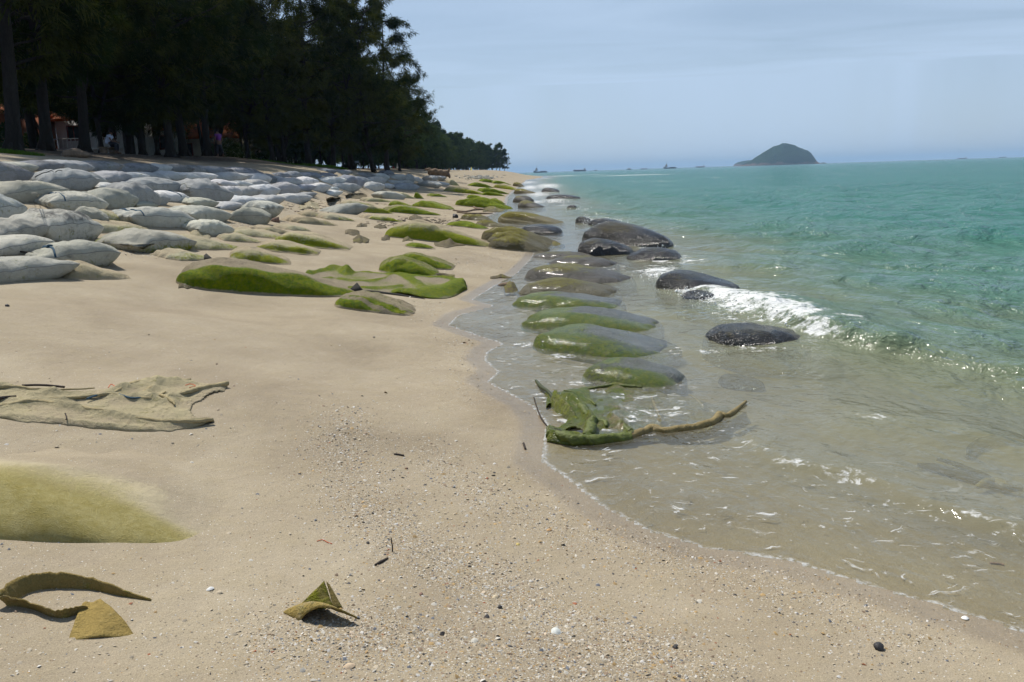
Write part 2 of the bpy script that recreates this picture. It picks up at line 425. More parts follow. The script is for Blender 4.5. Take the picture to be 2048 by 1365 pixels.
def mat_water():
    g = NT('sea_water'); p = g.pos(); a = g.attr('mask')
    sep = g.n('SeparateColor'); g.t.links.new(a.outputs['Color'], sep.inputs[0])
    lace, burst, edge, depth = sep.outputs[0], sep.outputs[1], sep.outputs[2], a.outputs['Alpha']
    # ripples the mesh is too coarse for
    pv = g.scalevec(p, (1.0, 0.75, 1.0))
    n1 = g.noise(1.1, 4, 0.55, pv, 0.4); n2 = g.noise(4.2, 4, 0.6, pv, 0.5); n3 = g.noise(17, 3, 0.6, pv, 0.3)
    dsc = g.mapr(depth, 0.0, 0.9, 0.20, 1.0)
    h = g.math('ADD', g.math('MULTIPLY', n1, 0.42), g.math('ADD', g.math('MULTIPLY', n2, 0.14), g.math('MULTIPLY', n3, 0.024)))
    h = g.math('MULTIPLY', h, dsc)
    b = g.bump(h, 1.0, 1.0)
    body = g.ramp(g.math('MULTIPLY', depth, 0.2), [(0.0, (0.54, 0.49, 0.37)), (0.05, (0.38, 0.37, 0.235)), (0.10, (0.205, 0.255, 0.155)), (0.15, (0.105, 0.220, 0.155)), (0.26, (0.054, 0.188, 0.150)), (0.5, (0.040, 0.170, 0.146)), (1.0, (0.044, 0.175, 0.160))])
    body = g.mix(g.math('MULTIPLY', g.mapr(g.noise(0.05, 3, 0.5, g.scalevec(p, (1, 0.35, 1))), 0.4, 0.7), 0.3), body, g.mix(1.0, body, (1.35, 1.22, 1.10), 'MULTIPLY'))
    dif = g.n('BsdfDiffuse'); g.set(dif.inputs['Color'], body); g.t.links.new(b, dif.inputs['Normal'])
    tr = g.n('BsdfTransparent'); g.set(tr.inputs['Color'], g.mix(g.mapr(depth, 0, 0.7, 0, 1, False), (0.95, 0.98, 0.94), (0.56, 0.74, 0.58)))
    op = g.math('SUBTRACT', 1.0, g.math('POWER', 2.718, g.math('MULTIPLY', depth, -2.3)))
    ms = g.n('MixShader'); g.set(ms.inputs[0], op); g.t.links.new(tr.outputs[0], ms.inputs[1]); g.t.links.new(dif.outputs[0], ms.inputs[2])
    gl = g.n('BsdfGlossy'); gl.inputs['Roughness'].default_value = 0.09; g.t.links.new(b, gl.inputs['Normal'])
    fr = g.n('Fresnel'); fr.inputs['IOR'].default_value = 1.33; g.t.links.new(b, fr.inputs['Normal'])
    fac = g.math('MINIMUM', g.math('MULTIPLY', fr.outputs[0], 1.0), 0.75)
    m2 = g.n('MixShader'); g.set(m2.inputs[0], fac); g.t.links.new(ms.outputs[0], m2.inputs[1]); g.t.links.new(gl.outputs[0], m2.inputs[2])
    # foam: short threads in the swash, dense froth where waves break, thin bubbly rim
    warp = g.noise(2.6, 3, 0.5, p, 0, 'Color')
    wv = g.n('VectorMath'); wv.operation = 'MULTIPLY_ADD'; g.t.links.new(warp, wv.inputs[0]); wv.inputs[1].default_value = (0.45, 0.45, 0); g.t.links.new(p, wv.inputs[2])
    wvv = g.scalevec(wv.outputs[0], (0.7, 1.2, 1.0))
    patch = g.noise(4.6, 4, 0.65, wvv)
    stroke = g.noise(1.0, 5, 0.62, g.scalevec(wv.outputs[0], (5.5, 15.0, 1.0)), 0.8)
    lc = g.mapr(g.math('ADD', stroke, g.math('MULTIPLY', g.math('SUBTRACT', patch, 0.5), 0.45)), 0.61, 0.70)
    lc = g.math('MULTIPLY', lc, g.mapr(lace, 0.02, 0.4))
    fn = g.noise(13, 5, 0.7, p)
    blob = g.math('MULTIPLY', g.mapr(g.math('ADD', fn, g.math('MULTIPLY', lace, 0.06)), 0.68, 0.74), g.mapr(lace, 0.02, 0.25))
    bs = g.mapr(g.math('ADD', burst, g.math('MULTIPLY', g.math('SUBTRACT', g.math('ADD', fn, patch), 1.0), 2.1)), 0.30, 0.80)
    bs = g.math('MULTIPLY', bs, g.mapr(burst, 0.02, 0.2))
    ed = g.mapr(g.math('ABSOLUTE', g.math('ADD', edge, g.math('ADD', 0.018, g.math('MULTIPLY', g.math('SUBTRACT', patch, 0.5), 0.12)))), 0.0, 0.034, 1.0, 0.0)
    eg = g.math('MULTIPLY', ed, g.mapr(g.noise(30, 3, 0.7, p), 0.36, 0.62))
    fm = g.math('MAXIMUM', g.math('MAXIMUM', g.math('MULTIPLY', lc, 0.6), g.math('MULTIPLY', blob, 0.45)), g.math('MAXIMUM', g.math('MULTIPLY', bs, 0.92), g.math('MULTIPLY', eg, 0.55)))
    fo = g.n('BsdfDiffuse'); g.set(fo.inputs['Color'], (0.72, 0.73, 0.72)); g.t.links.new(b, fo.inputs['Normal'])
    m3 = g.n('MixShader'); g.set(m3.inputs[0], fm); g.t.links.new(m2.outputs[0], m3.inputs[1]); g.t.links.new(fo.outputs[0], m3.inputs[2])
    return g.done(m3.outputs[0])

def mat_plain(name, col, rough=0.8, var=0.15, scale=6, bump=0.2, spec=0.3, bdist=0.01, detail=4):
    g = NT(name); o = g.obj(); n = g.noise(scale, detail, 0.6, o)
    c = g.mix(1.0, col, g.ramp(n, [(0.3, (1-var,)*3), (0.7, (1+var,)*3)]), 'MULTIPLY')
    return g.done(g.pbsdf(c, rough, g.bump(n, bump, bdist), spec))
def mat_vcol(name, rough=0.7, bump=0.2, spec=0.3):
    g = NT(name); a = g.attr('col'); n = g.noise(120, 3, 0.6, g.pos())
    c = g.mix(0.3, a.outputs['Color'], g.ramp(n, [(0.3, (0.3,)*3), (0.7, (0.7,)*3)]), 'OVERLAY')
    return g.done(g.pbsdf(c, rough, g.bump(n, bump, 0.004), spec))
def mat_leaf(name, a, b, trans=0.25):
    g = NT(name); p = g.pos(); inf = g.n('ObjectInfo')
    n = g.noise(0.9, 3, 0.6, p); n2 = g.noise(9, 2, 0.5, p)
    c = g.mix(g.mapr(g.math('ADD', n, g.math('MULTIPLY', g.math('SUBTRACT', inf.outputs['Random'], 0.5), 0.3)), 0.35, 0.7), a, b)
    c = g.mix(0.5, c, g.ramp(n2, [(0.3, (0.3,)*3), (0.7, (0.7,)*3)]), 'OVERLAY')
    d = g.n('BsdfDiffuse'); g.set(d.inputs['Color'], c)
    t = g.n('BsdfTranslucent'); g.set(t.inputs['Color'], g.mix(1.0, c, (1.3, 1.35, 0.7), 'MULTIPLY'))
    m = g.n('MixShader'); m.inputs[0].default_value = trans
    g.t.links.new(d.outputs[0], m.inputs[1]); g.t.links.new(t.outputs[0], m.inputs[2])
    return g.done(m.outputs[0])
def mat_bark():
    g = NT('casuarina_bark'); o = g.obj(); n = g.noise(3, 5, 0.65, g.scalevec(o, (3, 3, 0.5)), 0.4); n2 = g.noise(14, 4, 0.7, g.scalevec(o, (3, 3, 0.6)))
    c = g.ramp(g.math('MULTIPLY', g.math('ADD', n, n2), 0.5), [(0.3, (0.012, 0.010, 0.009)), (0.6, (0.034, 0.029, 0.025))])
    return g.done(g.pbsdf(c, 0.9, g.bump(n2, 0.8, 0.04), 0.15))
def mat_roof():
    g = NT('orange_roof_tile'); o = g.obj()
    w = g.n('TexWave'); w.inputs['Scale'].default_value = 3.2; w.bands_direction = 'X'; g.t.links.new(o, w.inputs[0])
    n = g.noise(2.5, 4, 0.6, o)
    c = g.ramp(n, [(0.3, (0.40, 0.12, 0.045)), (0.7, (0.60, 0.19, 0.07))])
    return g.done(g.pbsdf(c, 0.85, g.bump(w.outputs['Fac'], 0.6, 0.05), 0.2))
def mat_island():
    g = NT('island_forest'); p = g.pos()
    n = g.noise(0.03, 6, 0.65, p); n2 = g.noise(0.16, 4, 0.7, p)
    sz = g.n('SeparateXYZ'); g.t.links.new(p, sz.inputs[0])
    c = g.ramp(g.math('MULTIPLY', g.math('ADD', n, n2), 0.5), [(0.35, (0.008, 0.022, 0.013)), (0.6, (0.022, 0.050, 0.022))])
    rock = g.ramp(n2, [(0.3, (0.07, 0.045, 0.04)), (0.7, (0.24, 0.16, 0.12))])
    lo = g.mapr(g.math('ADD', sz.outputs['Z'], g.math('MULTIPLY', g.math('SUBTRACT', n, 0.5), -34)), 9, 4)
    c = g.mix(lo, c, rock)
    return g.done(g.pbsdf(c, 0.95, g.bump(n2, 1.0, 6.0), 0.05))
def mat_shirt(name, col): return mat_plain(name, col, 0.85, 0.1, 20, 0.2)

MAT = dict(
    sand=mat_sand(), water=mat_water(), tancloth=mat_plain('tan_geotextile_fold', (0.36, 0.295, 0.165), 0.95, 0.25, 22, 0.8, 0.1, 0.02), greencloth=mat_plain('wet_green_cloth_fold', (0.085, 0.105, 0.012), 0.6, 0.4, 26, 0.9, 0.4, 0.02), browncloth=mat_plain('wet_tan_cloth_fold', (0.22, 0.165, 0.06), 0.6, 0.3, 26, 0.8, 0.4, 0.02), wrung=mat_plain('wet_dark_green_cloth', (0.045, 0.055, 0.02), 0.5, 0.3, 40, 0.7),
    geo=mat_geo('geotextile_dry', (0.18, 0.24, 0.007), (0.29, 0.285, 0.028)),
    geo_near=mat_geo('geotextile_ochre_algae', (0.315, 0.262, 0.085), (0.40, 0.345, 0.150), realsand=True),
    geo_green=mat_geo('geotextile_green_algae', (0.085, 0.155, 0.002), (0.235, 0.255, 0.005), 0.4, 0.8, 0.20),
    geo_olive=mat_geo('geotextile_olive_algae', (0.125, 0.100, 0.004), (0.215, 0.190, 0.004), 0.5, 0.75, 0.28),
    geo_barn=mat_geo('geotextile_barnacle', (0.050, 0.042, 0.008), (0.115, 0.085, 0.008), 2.4, 0.6, 0.16),
    shell=mat_vcol('shell_chips'), bark=mat_bark(),
    leaf=mat_leaf('casuarina_needles', (0.016, 0.027, 0.010), (0.062, 0.066, 0.020), 0.28),
    leaf_far=mat_leaf('casuarina_needles_far', (0.026, 0.046, 0.020), (0.060, 0.086, 0.030), 0.25),
    grass=mat_leaf('green_grass', (0.06, 0.12, 0.015), (0.12, 0.20, 0.025), 0.3),
    island=mat_island(), roof=mat_roof(),
    wall=mat_plain('white_house_wall', (0.78, 0.78, 0.76), 0.85, 0.1, 2), cream=mat_plain('cream_house_wall', (0.74, 0.69, 0.56), 0.85, 0.1, 2),
    brick=mat_plain('terracotta_wall', (0.42, 0.17, 0.10), 0.85, 0.15, 3), glass=mat_plain('dark_window_glass', (0.03, 0.04, 0.045), 0.15, 0.1, 2, 0.0, 0.6),
    frame=mat_plain('maroon_window_frame', (0.20, 0.05, 0.04), 0.6, 0.1, 5),
    foam=mat_plain('white_froth', (0.82, 0.83, 0.82), 0.75, 0.06, 30, 0.5, 0.4),
    hull=mat_plain('ship_hull_blue_grey', (0.05, 0.055, 0.08), 0.6, 0.15, 0.3), deck=mat_plain('ship_white_deckhouse', (0.35, 0.33, 0.33), 0.6, 0.1, 0.3),
    rust=mat_plain('ship_rust_red', (0.22, 0.09, 0.06), 0.7, 0.15, 0.3),
    wood=mat_plain('weathered_driftwood', (0.20, 0.145, 0.10), 0.9, 0.35, 7, 0.9, 0.15, 0.05), stone=mat_plain('dark_wet_stone', (0.045, 0.042, 0.042), 0.6, 0.3, 30, 0.6),
    brickstone=mat_plain('red_brown_brick_lump', (0.24, 0.15, 0.11), 0.9, 0.25, 25, 0.6),
    rope=mat_plain('blue_tie_rope', (0.035, 0.085, 0.13), 0.8, 0.2, 90, 0.6), rope_pale=mat_plain('pale_cord', (0.36, 0.35, 0.30), 0.85, 0.2, 90, 0.6),
    seam=mat_plain('grey_seam_cord', (0.20, 0.20, 0.19), 0.9, 0.2, 60, 0.6), seam_dark=mat_plain('dark_seam_gap', (0.035, 0.033, 0.028), 0.95, 0.2, 60, 0.6),
    redthread=mat_plain('orange_thread', (0.55, 0.13, 0.05), 0.8, 0.1, 60), twig=mat_plain('dark_twig', (0.045, 0.035, 0.028), 0.9, 0.3, 60, 0.6),
    skin=mat_plain('brown_skin', (0.16, 0.085, 0.055), 0.6, 0.1, 20), hair=mat_plain('black_hair', (0.012, 0.010, 0.010), 0.6, 0.2, 40),
    shirt=mat_shirt('pale_blue_shirt', (0.46, 0.50, 0.62)), purple=mat_shirt('purple_shirt', (0.17, 0.04, 0.24)), trousers=mat_shirt('dark_trousers', (0.03, 0.03, 0.04)),
    sign=mat_plain('blue_grey_sign_board', (0.20, 0.26, 0.33), 0.6, 0.08, 8), post=mat_plain('white_post', (0.6, 0.6, 0.58), 0.7, 0.1, 8),
    yellow=mat_plain('yellow_marker', (0.65, 0.55, 0.03), 0.6, 0.1, 8), red=mat_plain('red_marker', (0.45, 0.04, 0.03), 0.6, 0.1, 8),
)
# ------------------------------------------------------------------ ground, sea
def polar(angles, radii):
    A, R = np.meshgrid(angles, radii, indexing='ij')
    return np.sin(A)*R, np.cos(A)*R
deg = math.radians
ang = np.concatenate([np.arange(-100, -42, 1.0), np.arange(-42, 42, 0.16), np.arange(42, 101, 1.0)])
rad = np.concatenate([np.linspace(0.3, 1.6, 12), np.geomspace(1.7, 30, 200), np.geomspace(30.8, 4000, 130)])
X, Y = polar(np.radians(ang), rad)
D = shore_d(X, Y); Z = terrain(X.ravel(), Y.ravel(), D.ravel()).reshape(X.shape)
# the long foreground bag lies under a low swell of sand
x_, y_, d_ = X.ravel(), Y.ravel(), D.ravel()
wet = np.maximum(sstep(0.34, 0.02, d_), np.where(d_ < 0, 1, 0))
nz_ = fbm(x_/0.8, y_/0.8, 21, 3)
def band(px, w, amp):
    """closeness to a polyline given in pixels on the sand"""
    P = hits(np.array([p[0] for p in px], float), np.array([p[1] for p in px], float))[:, :2]
    P = catmull(P, 40); best = np.full(x_.shape, 1e9)
    for i in range(len(P)-1):
        a, b = P[i], P[i+1]; e = b-a; t = np.clip(((x_-a[0])*e[0]+(y_-a[1])*e[1])/(e@e+1e-9), 0, 1)
        best = np.minimum(best, np.hypot(x_-a[0]-e[0]*t, y_-a[1]-e[1]*t))
    return amp*np.exp(-(best/w)**2)
HASH_BANDS = [([(690,830),(690,930),(745,1020),(800,1080),(900,1130),(1000,1180),(1100,1240),(1250,1290),(1400,1340)], 0.17, 1.0),
              ([(850,900),(930,960),(1010,1010),(1120,1060),(1290,1100),(1450,1150),(1650,1215),(1850,1290)], 0.13, 0.55),
              ([(830,560),(900,530),(1000,515),(1050,505)], 0.8, 0.55), ([(560,1290),(700,1260),(850,1290),(1050,1330),(1300,1365)], 0.22, 0.7),
              ([(560,420),(640,415),(700,400)], 1.3, 0.9), ([(250,500),(300,490)], 0.45, 0.9), ([(20,520),(80,510)], 0.6, 0.9), ([(480,440),(500,450)], 0.5, 0.9),
              ([(800,610),(900,640),(930,700),(960,790)], 0.5, 0.45)]
hs = np.zeros_like(x_)
for px, w, amp in HASH_BANDS: hs = np.maximum(hs, band(px, w, amp))
hs = np.clip(hs*(0.35+1.3*nz_), 0, 1)
litter = sstep(12.5, 17, d_+3*(fbm(x_/3, y_/3, 55, 3)-.5))*sstep(200, 60, y_)  # needle litter, drawn wider so it also holds painted tree shade
mask = np.stack([wet, hs, litter, np.ones_like(wet)], 1)
me = mesh_from('sand', np.stack([x_, y_, Z.ravel()], 1), grid_faces(len(ang), len(rad)))
add_attr(me, 'mask', mask)
sand = link('beach_ground', me, MAT['sand']); tag(sand, 'pale sandy beach rising to the tree line', None, kind='structure')

# ---- sea
CREST = np.array([plane_hit(np.array(float(a)), np.array(float(b)))[:2] for a, b in
        [(1290,532),(1340,560),(1420,590),(1480,612),(1545,640),(1620,668),(1700,690),(1800,706),(1900,722),(2060,752),(2300,800)]])
CREST_H = np.array([.03, .05, .07, .09, .11, .15, .15, .11, .07, .04, .02])
LINE2 = np.array([plane_hit(np.array(float(a)), np.array(float(b)))[:2] for a, b in
        [(1510,890),(1545,918),(1620,940),(1710,955),(1790,985),(1850,1015),(1950,1043),(2060,1075),(2250,1120)]])
LINE2_H = np.array([.02, .03, .035, .035, .03, .035, .04, .04, .04])
def along(x, y, L, H):
    """signed distance to a crest line (+ seaward / right-behind), local height"""
    best = np.full(x.shape, 1e9); sg = np.zeros_like(x); hh = np.zeros_like(x)
    for i in range(len(L)-1):
        a, b = L[i], L[i+1]; e = b-a; l = e@e
        t0 = ((x-a[0])*e[0]+(y-a[1])*e[1])/l; t = np.clip(t0, 0, 1)
        dd = np.hypot(x-a[0]-e[0]*t, y-a[1]-e[1]*t); m = dd < best
        best = np.where(m, dd, best); s = np.sign(e[0]*(y-a[1])-e[1]*(x-a[0]))
        sg = np.where(m, s, sg); hh = np.where(m, H[i]+(H[i+1]-H[i])*t, hh)
    return best*sg, hh
_K = 46
_lam = np.geomspace(0.34, 9.0, _K); _wr = np.random.default_rng(3)
_th = PI+_wr.normal(0.55, 0.55, _K); _ph = _wr.uniform(0, 2*PI, _K)
def sea_z(x, y, depth, spacing):
    z = np.zeros_like(x)
    for l, t, p in zip(_lam, _th, _ph):
        k = 2*PI/l; a = 0.0075*l*(1.0 if l < 3 else 0.75)
        z += a*sstep(2.0, 4.5, l/spacing)*np.sin(k*(x*math.cos(t)+y*math.sin(t))+p)
    z *= sstep(0.02, 0.75, depth)*0.95+0.05*sstep(0.01, 0.1, depth)
    s, h = along(x, y, CREST, CREST_H)
    z += h*np.where(s < 0, np.exp(-(s/0.16)**2), np.exp(-(s/0.55)**2))*(0.8+0.4*vnoise(x*3, y*3, 5))
    s2, h2 = along(x, y, LINE2, LINE2_H)
    z += h2*np.where(s2 < 0, np.exp(-(s2/0.07)**2), np.exp(-(s2/0.3)**2))
    return z, s, h, s2, h2
ang = np.concatenate([np.arange(-24, -6, 0.25), np.arange(-6, 39, 0.10), np.arange(39, 104, 0.9)])
rad = np.concatenate([np.linspace(1.2, 2.0, 16), np.geomspace(2.03, 70, 310), np.geomspace(71.5, 12000, 130)])
X, Y = polar(np.radians(ang), rad); x_, y_ = X.ravel(), Y.ravel()
d_ = shore_d(x_, y_); tz = terrain(x_, y_, d_); dep0 = -tz
sp_ = np.broadcast_to(np.maximum(np.gradient(rad), rad*math.radians(0.1)), X.shape).ravel()
zz, s1, h1, s2, h2 = sea_z(x_, y_, dep0, sp_)
depth = np.maximum(zz-tz, 0.0)
# foam masks
rr_ = np.hypot(x_, y_)
lace = sstep(0.0, 0.25, -d_)*sstep(2.6, 0.9, -d_)*sstep(9.5, 5.0, rr_)*0.9
lace = np.maximum(lace, sstep(0.0, 0.3, -d_)*sstep(3.5, 1.0, -d_)*0.45*sstep(30, 9, rr_))
lace *= sstep(0.02, -0.10, s2)*0.9+0.18
def spots(lst):
    f = np.zeros_like(x_)
    for px, py, rx, ry, amp in lst:
        c = plane_hit(np.array(float(px)), np.array(float(py)))
        sc_ = math.hypot(c[0], c[1])/FPX
        ux = np.array((c[1], -c[0]))/math.hypot(c[0], c[1])
        du = (x_-c[0])*ux[0]+(y_-c[1])*ux[1]; dv_ = (x_-c[0])*(-ux[1])+(y_-c[1])*ux[0]
        gr_ = math.hypot(c[0], c[1])/EYE
        f = np.maximum(f, amp*np.exp(-((du/(rx*sc_))**2+(dv_/(ry*sc_*gr_))**2)))
    return f
FOAM_SPOTS = [(1320,545,40,10,.8),(1400,580,50,12,.95),(1450,600,45,14,1.0),(1500,622,60,18,1.1),(1560,640,50,14,1.05),(1600,655,40,12,1.0),(1640,680,35,10,.8),(1700,668,40,8,.5),
   (1290,488,30,7,.7),(1330,520,35,8,.7),(1350,560,30,8,.6),(1190,441,28,4,.9),(1290,492,20,6,.6),(1215,444,40,5,.7),(1170,421,12,3,.8),(1095,372,30,6,.9),(1060,375,20,5,.9),(1075,388,30,7,.8),(1110,400,30,5,.8),
   (1130,412,24,4,.6),(1055,365,20,3,.8),(1070,404,25,4,.8),(1100,383,24,4,.7),(1085,358,40,1.5,.5),(1250,351,70,1.0,.7),(1290,350,60,.8,.8),(1130,352,40,1.0,.7),(1180,350,40,.8,.5),(1380,525,40,5,.45),
   (1240,535,60,8,.25),(1150,700,60,6,.35),(1140,765,80,5,.5),(1240,790,60,8,.45),(1280,830,60,14,.5),(1200,850,40,10,.45),(1090,795,30,8,.55),(1760,832,35,7,.45),(1330,700,60,7,.35),(1050,690,25,4,.6),(1120,712,50,4,.6),
   (1000,345.5,20,.4,.0),(1500,702,30,5,.45),(1540,700,40,5,.4),(1420,705,40,6,.3),(1345,770,50,6,.3),(1390,400,0.1,0.1,0)]
burst = spots([(a, b, c, d, e*(.78 if b < 430 else .95)) for a, b, c, d, e in FOAM_SPOTS])
burst = np.maximum(burst, 0.36*np.exp(-((s1+0.02)/0.11)**2)*sstep(0.02, 0.06, h1)*sstep(6.0, 4.2, np.hypot(x_-CREST[4][0], y_-CREST[4][1]))*sstep(CREST[6][0], CREST[4][0], x_))
burst = np.maximum(burst, 0.30*np.exp(-((s2+0.01)/0.05)**2)*sstep(0.01, 0.03, h2))
# wind chop far out: a few whitecaps
cap = sstep(0.80, 0.9, vnoise(x_/2.6, y_/1.1, 31)*0.55+vnoise(x_/17, y_/9, 33)*0.5)*sstep(40, 90, rr_)*sstep(420, 150, rr_)
burst = np.maximum(burst, cap*0.30)
edge = np.clip(np.where(rr_ < 60, d_, -1.0), -1, 1)
mask = np.stack([lace, burst, edge, depth], 1)
V = np.stack([x_, y_, np.where(d_ > 0, np.minimum(0.0, tz-0.02), zz)], 1)
Fq = grid_faces(len(ang), len(rad))
keep = (d_[Fq] < 0.25).any(1)
Fq = Fq[keep]; used = np.unique(Fq); remap = np.zeros(len(V), int); remap[used] = np.arange(len(used))
me = mesh_from('sea', V[used], remap[Fq]); add_attr(me, 'mask', mask[used])
sea = link('sea_water', me, MAT['water']); tag(sea, 'turquoise sea with small waves turning olive at the shore', None, kind='structure')
# ------------------------------------------------------------------ sandbags
STY = dict(   # fabric colour, material, moss, sand, dark, wet, seam level, end roundness
    grey=((.47,.475,.46), 'geo', .05, .25, .25, 0, .40, .12),
    white=((.60,.595,.575), 'geo', .0, .35, .08, 0, .40, .12),
    blue=((.33,.35,.38), 'geo', .0, .15, .25, 0, .40, .12),
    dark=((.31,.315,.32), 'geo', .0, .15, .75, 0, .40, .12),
    shade=((.30,.32,.36), 'geo', .0, .2, .45, 0, .40, .12),  # tree shade over the crest, put into the fabric colour
    pale=((.50,.485,.405), 'geo', .12, .35, .22, 0, .40, .12),
    cream=((.45,.415,.275), 'geo', .45, .65, .02, 0, .10, .45),
    buried=((.41,.355,.225), 'geo', .28, .85, .0, 0, .05, .6),
    mossy=((.42,.385,.22), 'geo', .95, .80, .0, 0, .10, .5),
    green=((.26,.25,.09), 'geo_green', 1.25, .45, .0, .0, .12, .55),
    olive=((.15,.125,.05), 'geo_olive', 1.25, .30, .10, .30, .12, .75),
    brown=((.060,.050,.032), 'geo_olive', .75, .0, .0, .65, .10, .8),
    wetgreen=((.085,.085,.055), 'geo_green', 1.1, .0, .15, .85, .10, .8),
    barn=((.030,.026,.022), 'geo_barn', .45, .0, .0, .95, .10, .85),
)
BAGS = []
def bag(A, B, top, sty, label, W=None, group='geotextile sandbags', name='sandbag', **k):
    BAGS.append((A, B, top, sty, label, W, group, name, k))
def row(rowname, sty, items, W=None, **k):
    n = len(items)
    ordn = ['first','second','third','fourth','fifth','sixth','seventh','eighth','ninth','tenth','eleventh','twelfth','thirteenth','fourteenth','fifteenth','sixteenth']
    for i, it in enumerate(items):
        s = it[5] if len(it) > 5 else sty
        adj = dict(grey='grey', white='whitish', blue='blue grey', dark='dark grey', shade='shaded blue grey', pale='pale grey', cream='cream', buried='half buried cream', mossy='moss fringed cream', green='green algae covered', olive='olive algae covered', brown='wet brown', wetgreen='wet green', barn='barnacled black')[s]
        bag((it[0], it[1]), (it[2], it[3]), it[4], s, '%s sandbag, %s from the left in %s' % (adj, ordn[i], rowname), W, **k)

# the wall, back row to front row (pixel ends of the visible base, pixel of the top)
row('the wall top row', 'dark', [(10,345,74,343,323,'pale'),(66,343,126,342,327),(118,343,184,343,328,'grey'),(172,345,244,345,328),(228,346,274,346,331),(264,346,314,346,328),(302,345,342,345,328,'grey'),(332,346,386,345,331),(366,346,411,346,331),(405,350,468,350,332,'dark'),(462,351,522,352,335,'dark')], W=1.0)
row('the wall second row', 'grey', [(150,373,212,372,342),(200,367,262,367,344),(243,364,296,364,346),(286,363,336,362,345),(322,362,370,361,344,'white'),(358,361,400,361,344,'white'),(384,362,432,361,345,'white'),(422,362,492,361,346,'white'),(466,360,505,359,347,'white'),(500,367,541,368,348,'white'),(526,367,553,366,348,'blue'),(541,361,565,361,351,'white')], W=0.9)
bag((-50,378),(60,364),322,'dark','big dark mottled grey sandbag cut by the left frame edge high on the wall', 1.3)
bag((90,378),(197,383),340,'grey','big grey sandbag with dark top and seam line, high on the wall at left', 1.2, seamline=1)
bag((0,402),(132,406),362,'pale','rounded pale sandbag with a rust stained underside near the left frame edge', 1.2)
bag((104,420),(214,427),384,'pale','grey sandbag closed with a dark blue rope at its left end', 0.9, tie=0.28)
bag((200,417),(274,417),379,'pale','smooth pale sandbag right behind the bag with the dark blue rope', 1.1)
bag((196,382),(242,382),368,'white','small whitish sandbag peeping out over the smooth pale bag', 0.8)
bag((250,412),(322,416),366,'grey','tall humped grey sandbag in the middle of the wall', 1.1)
bag((298,412),(338,409),388,'grey','narrow grey bag end right of the tall humped sandbag', 0.9)
bag((282,386),(374,389),356,'grey','grey sandbag with a long flap hanging from its left top', 1.0, flap=1)
bag((316,403),(378,405),384,'white','torn whitish sandbag with a blue rope lying across it', 0.8, tie=0.7)
bag((274,417),(313,417),407,'pale','small pale sandbag lump under the tall humped bag', 0.5)
bag((379,402),(461,404),361,'grey','big bulging grey sandbag with a stitched pale seam on its left side', 1.2, seamline=2)
row('the upper small white row', 'white', [(440,374,476,377,361),(472,376,509,377,362),(504,375,542,374,360)], W=0.8)
row('the lower small white row', 'white', [(451,394,483,394,373),(469,394,520,394,375),(496,393,556,392,373),(541,389,598,389,367)], W=0.9)
row('the sand dusted lowest row', 'white', [(462,412,532,412,396),(513,411,567,412,392),(556,409,618,400,388),(606,395,632,394,386),(656,393,684,393,385)], W=0.9)
bag((268,453),(386,456),415,'pale','pale boxy sandbag closed with a blue rope near its left end, row behind the front', 0.9, tie=0.2)
bag((380,414),(434,414),402,'pale','pale sandbag top showing between the bulging bag and the bag below', 0.8)
bag((384,444),(459,442),412,'pale','pale green grey sandbag right of the boxy roped bag', 1.0)
bag((440,424),(483,419),405,'white','small whitish sandbag behind the two pale bags at the wall toe', 0.8)
bag((482,423),(529,438),405,'pale','pale sandbag sloping down to the right at the wall toe', 0.9)
bag((461,440),(539,454),418,'pale','rounded pale sandbag at the right end of the wall toe', 1.0)
bag((398,471),(465,472),441,'pale','wrinkled pale sandbag with two folds at the wall toe', 0.9, wr=1.8)
bag((214,449),(270,442),417,'cream','cream flat sandbag left of the boxy roped bag', 0.9)
bag((192,480),(312,463),441,'cream','cream sandbag with a long dark slit under its lip', 0.9, slit=1)
bag((148,447),(217,456),417,'pale','short pale sandbag with a twisted neck behind the mottled bag', 0.8)
bag((92,489),(199,470),421,'pale','large sandbag with a dark speckled top and pale lower side', 1.2, dk=.9)
bag((-30,486),(97,484),440,'pale','folded pale sandbag at the left frame edge beside the speckled bag', 1.0, wr=1.6)
bag((-60,458),(48,442),385,'grey','tall shaded grey sandbag cut by the left frame edge', 1.0)
bag((-30,512),(104,508),475,'pale','low pale sandbag at the left frame edge above the gravel pocket', 0.9)
bag((80,532),(235,535),486,'pale','pale sandbag tied with a bright blue knot at the front of the wall', 0.9, tie=0.24, ear=1)
bag((-60,570),(148,558),518,'pale','long pale sandbag lowest at the left frame edge', 0.8)
bag((138,560),(268,561),529,'buried','nearly buried cream sandbag beside the lowest left bag', 0.8)
bag((268,506),(386,500),461,'pale','pale sandbag with a green stained torn corner at the wall toe', 1.0, tear=1, moss=.5)
# half buried bags on the sand
bag((382,503),(489,502),476,'cream','cream sandbag with a yellow green lower edge next to the wall toe', 0.9)
bag((443,483),(526,488),470,'cream','cream sandbag behind the yellow green edged one', 0.9)
bag((462,472),(562,480),459,'cream','long low cream sandbag behind two cream bags', 0.9)
bag((535,469),(595,470),453,'buried','small cream sandbag beside the long low cream bag', 0.8)
bag((584,463),(628,464),449,'cream','short olive tinted sandbag on open sand', 0.7)
bag((352,524),(431,522),501,'cream','cream sandbag with a small dark pyramid flap on its front', 0.8, flap2=1)
bag((459,521),(574,532),498,'mossy','sandy topped bag with a bright green moss front, foremost of three', 0.9)
bag((502,499),(622,513),484,'mossy','sandy topped bag with a thin green line along its front, middle of three', 0.9, slit=1)
bag((545,486),(680,502),467,'mossy','sandy topped bag with a dark curved crack over green moss, rearmost of three', 1.0, slit=1)
bag((400,542),(448,545),529,'mossy','small green tinged bag lump left of the big green bag', 0.6)
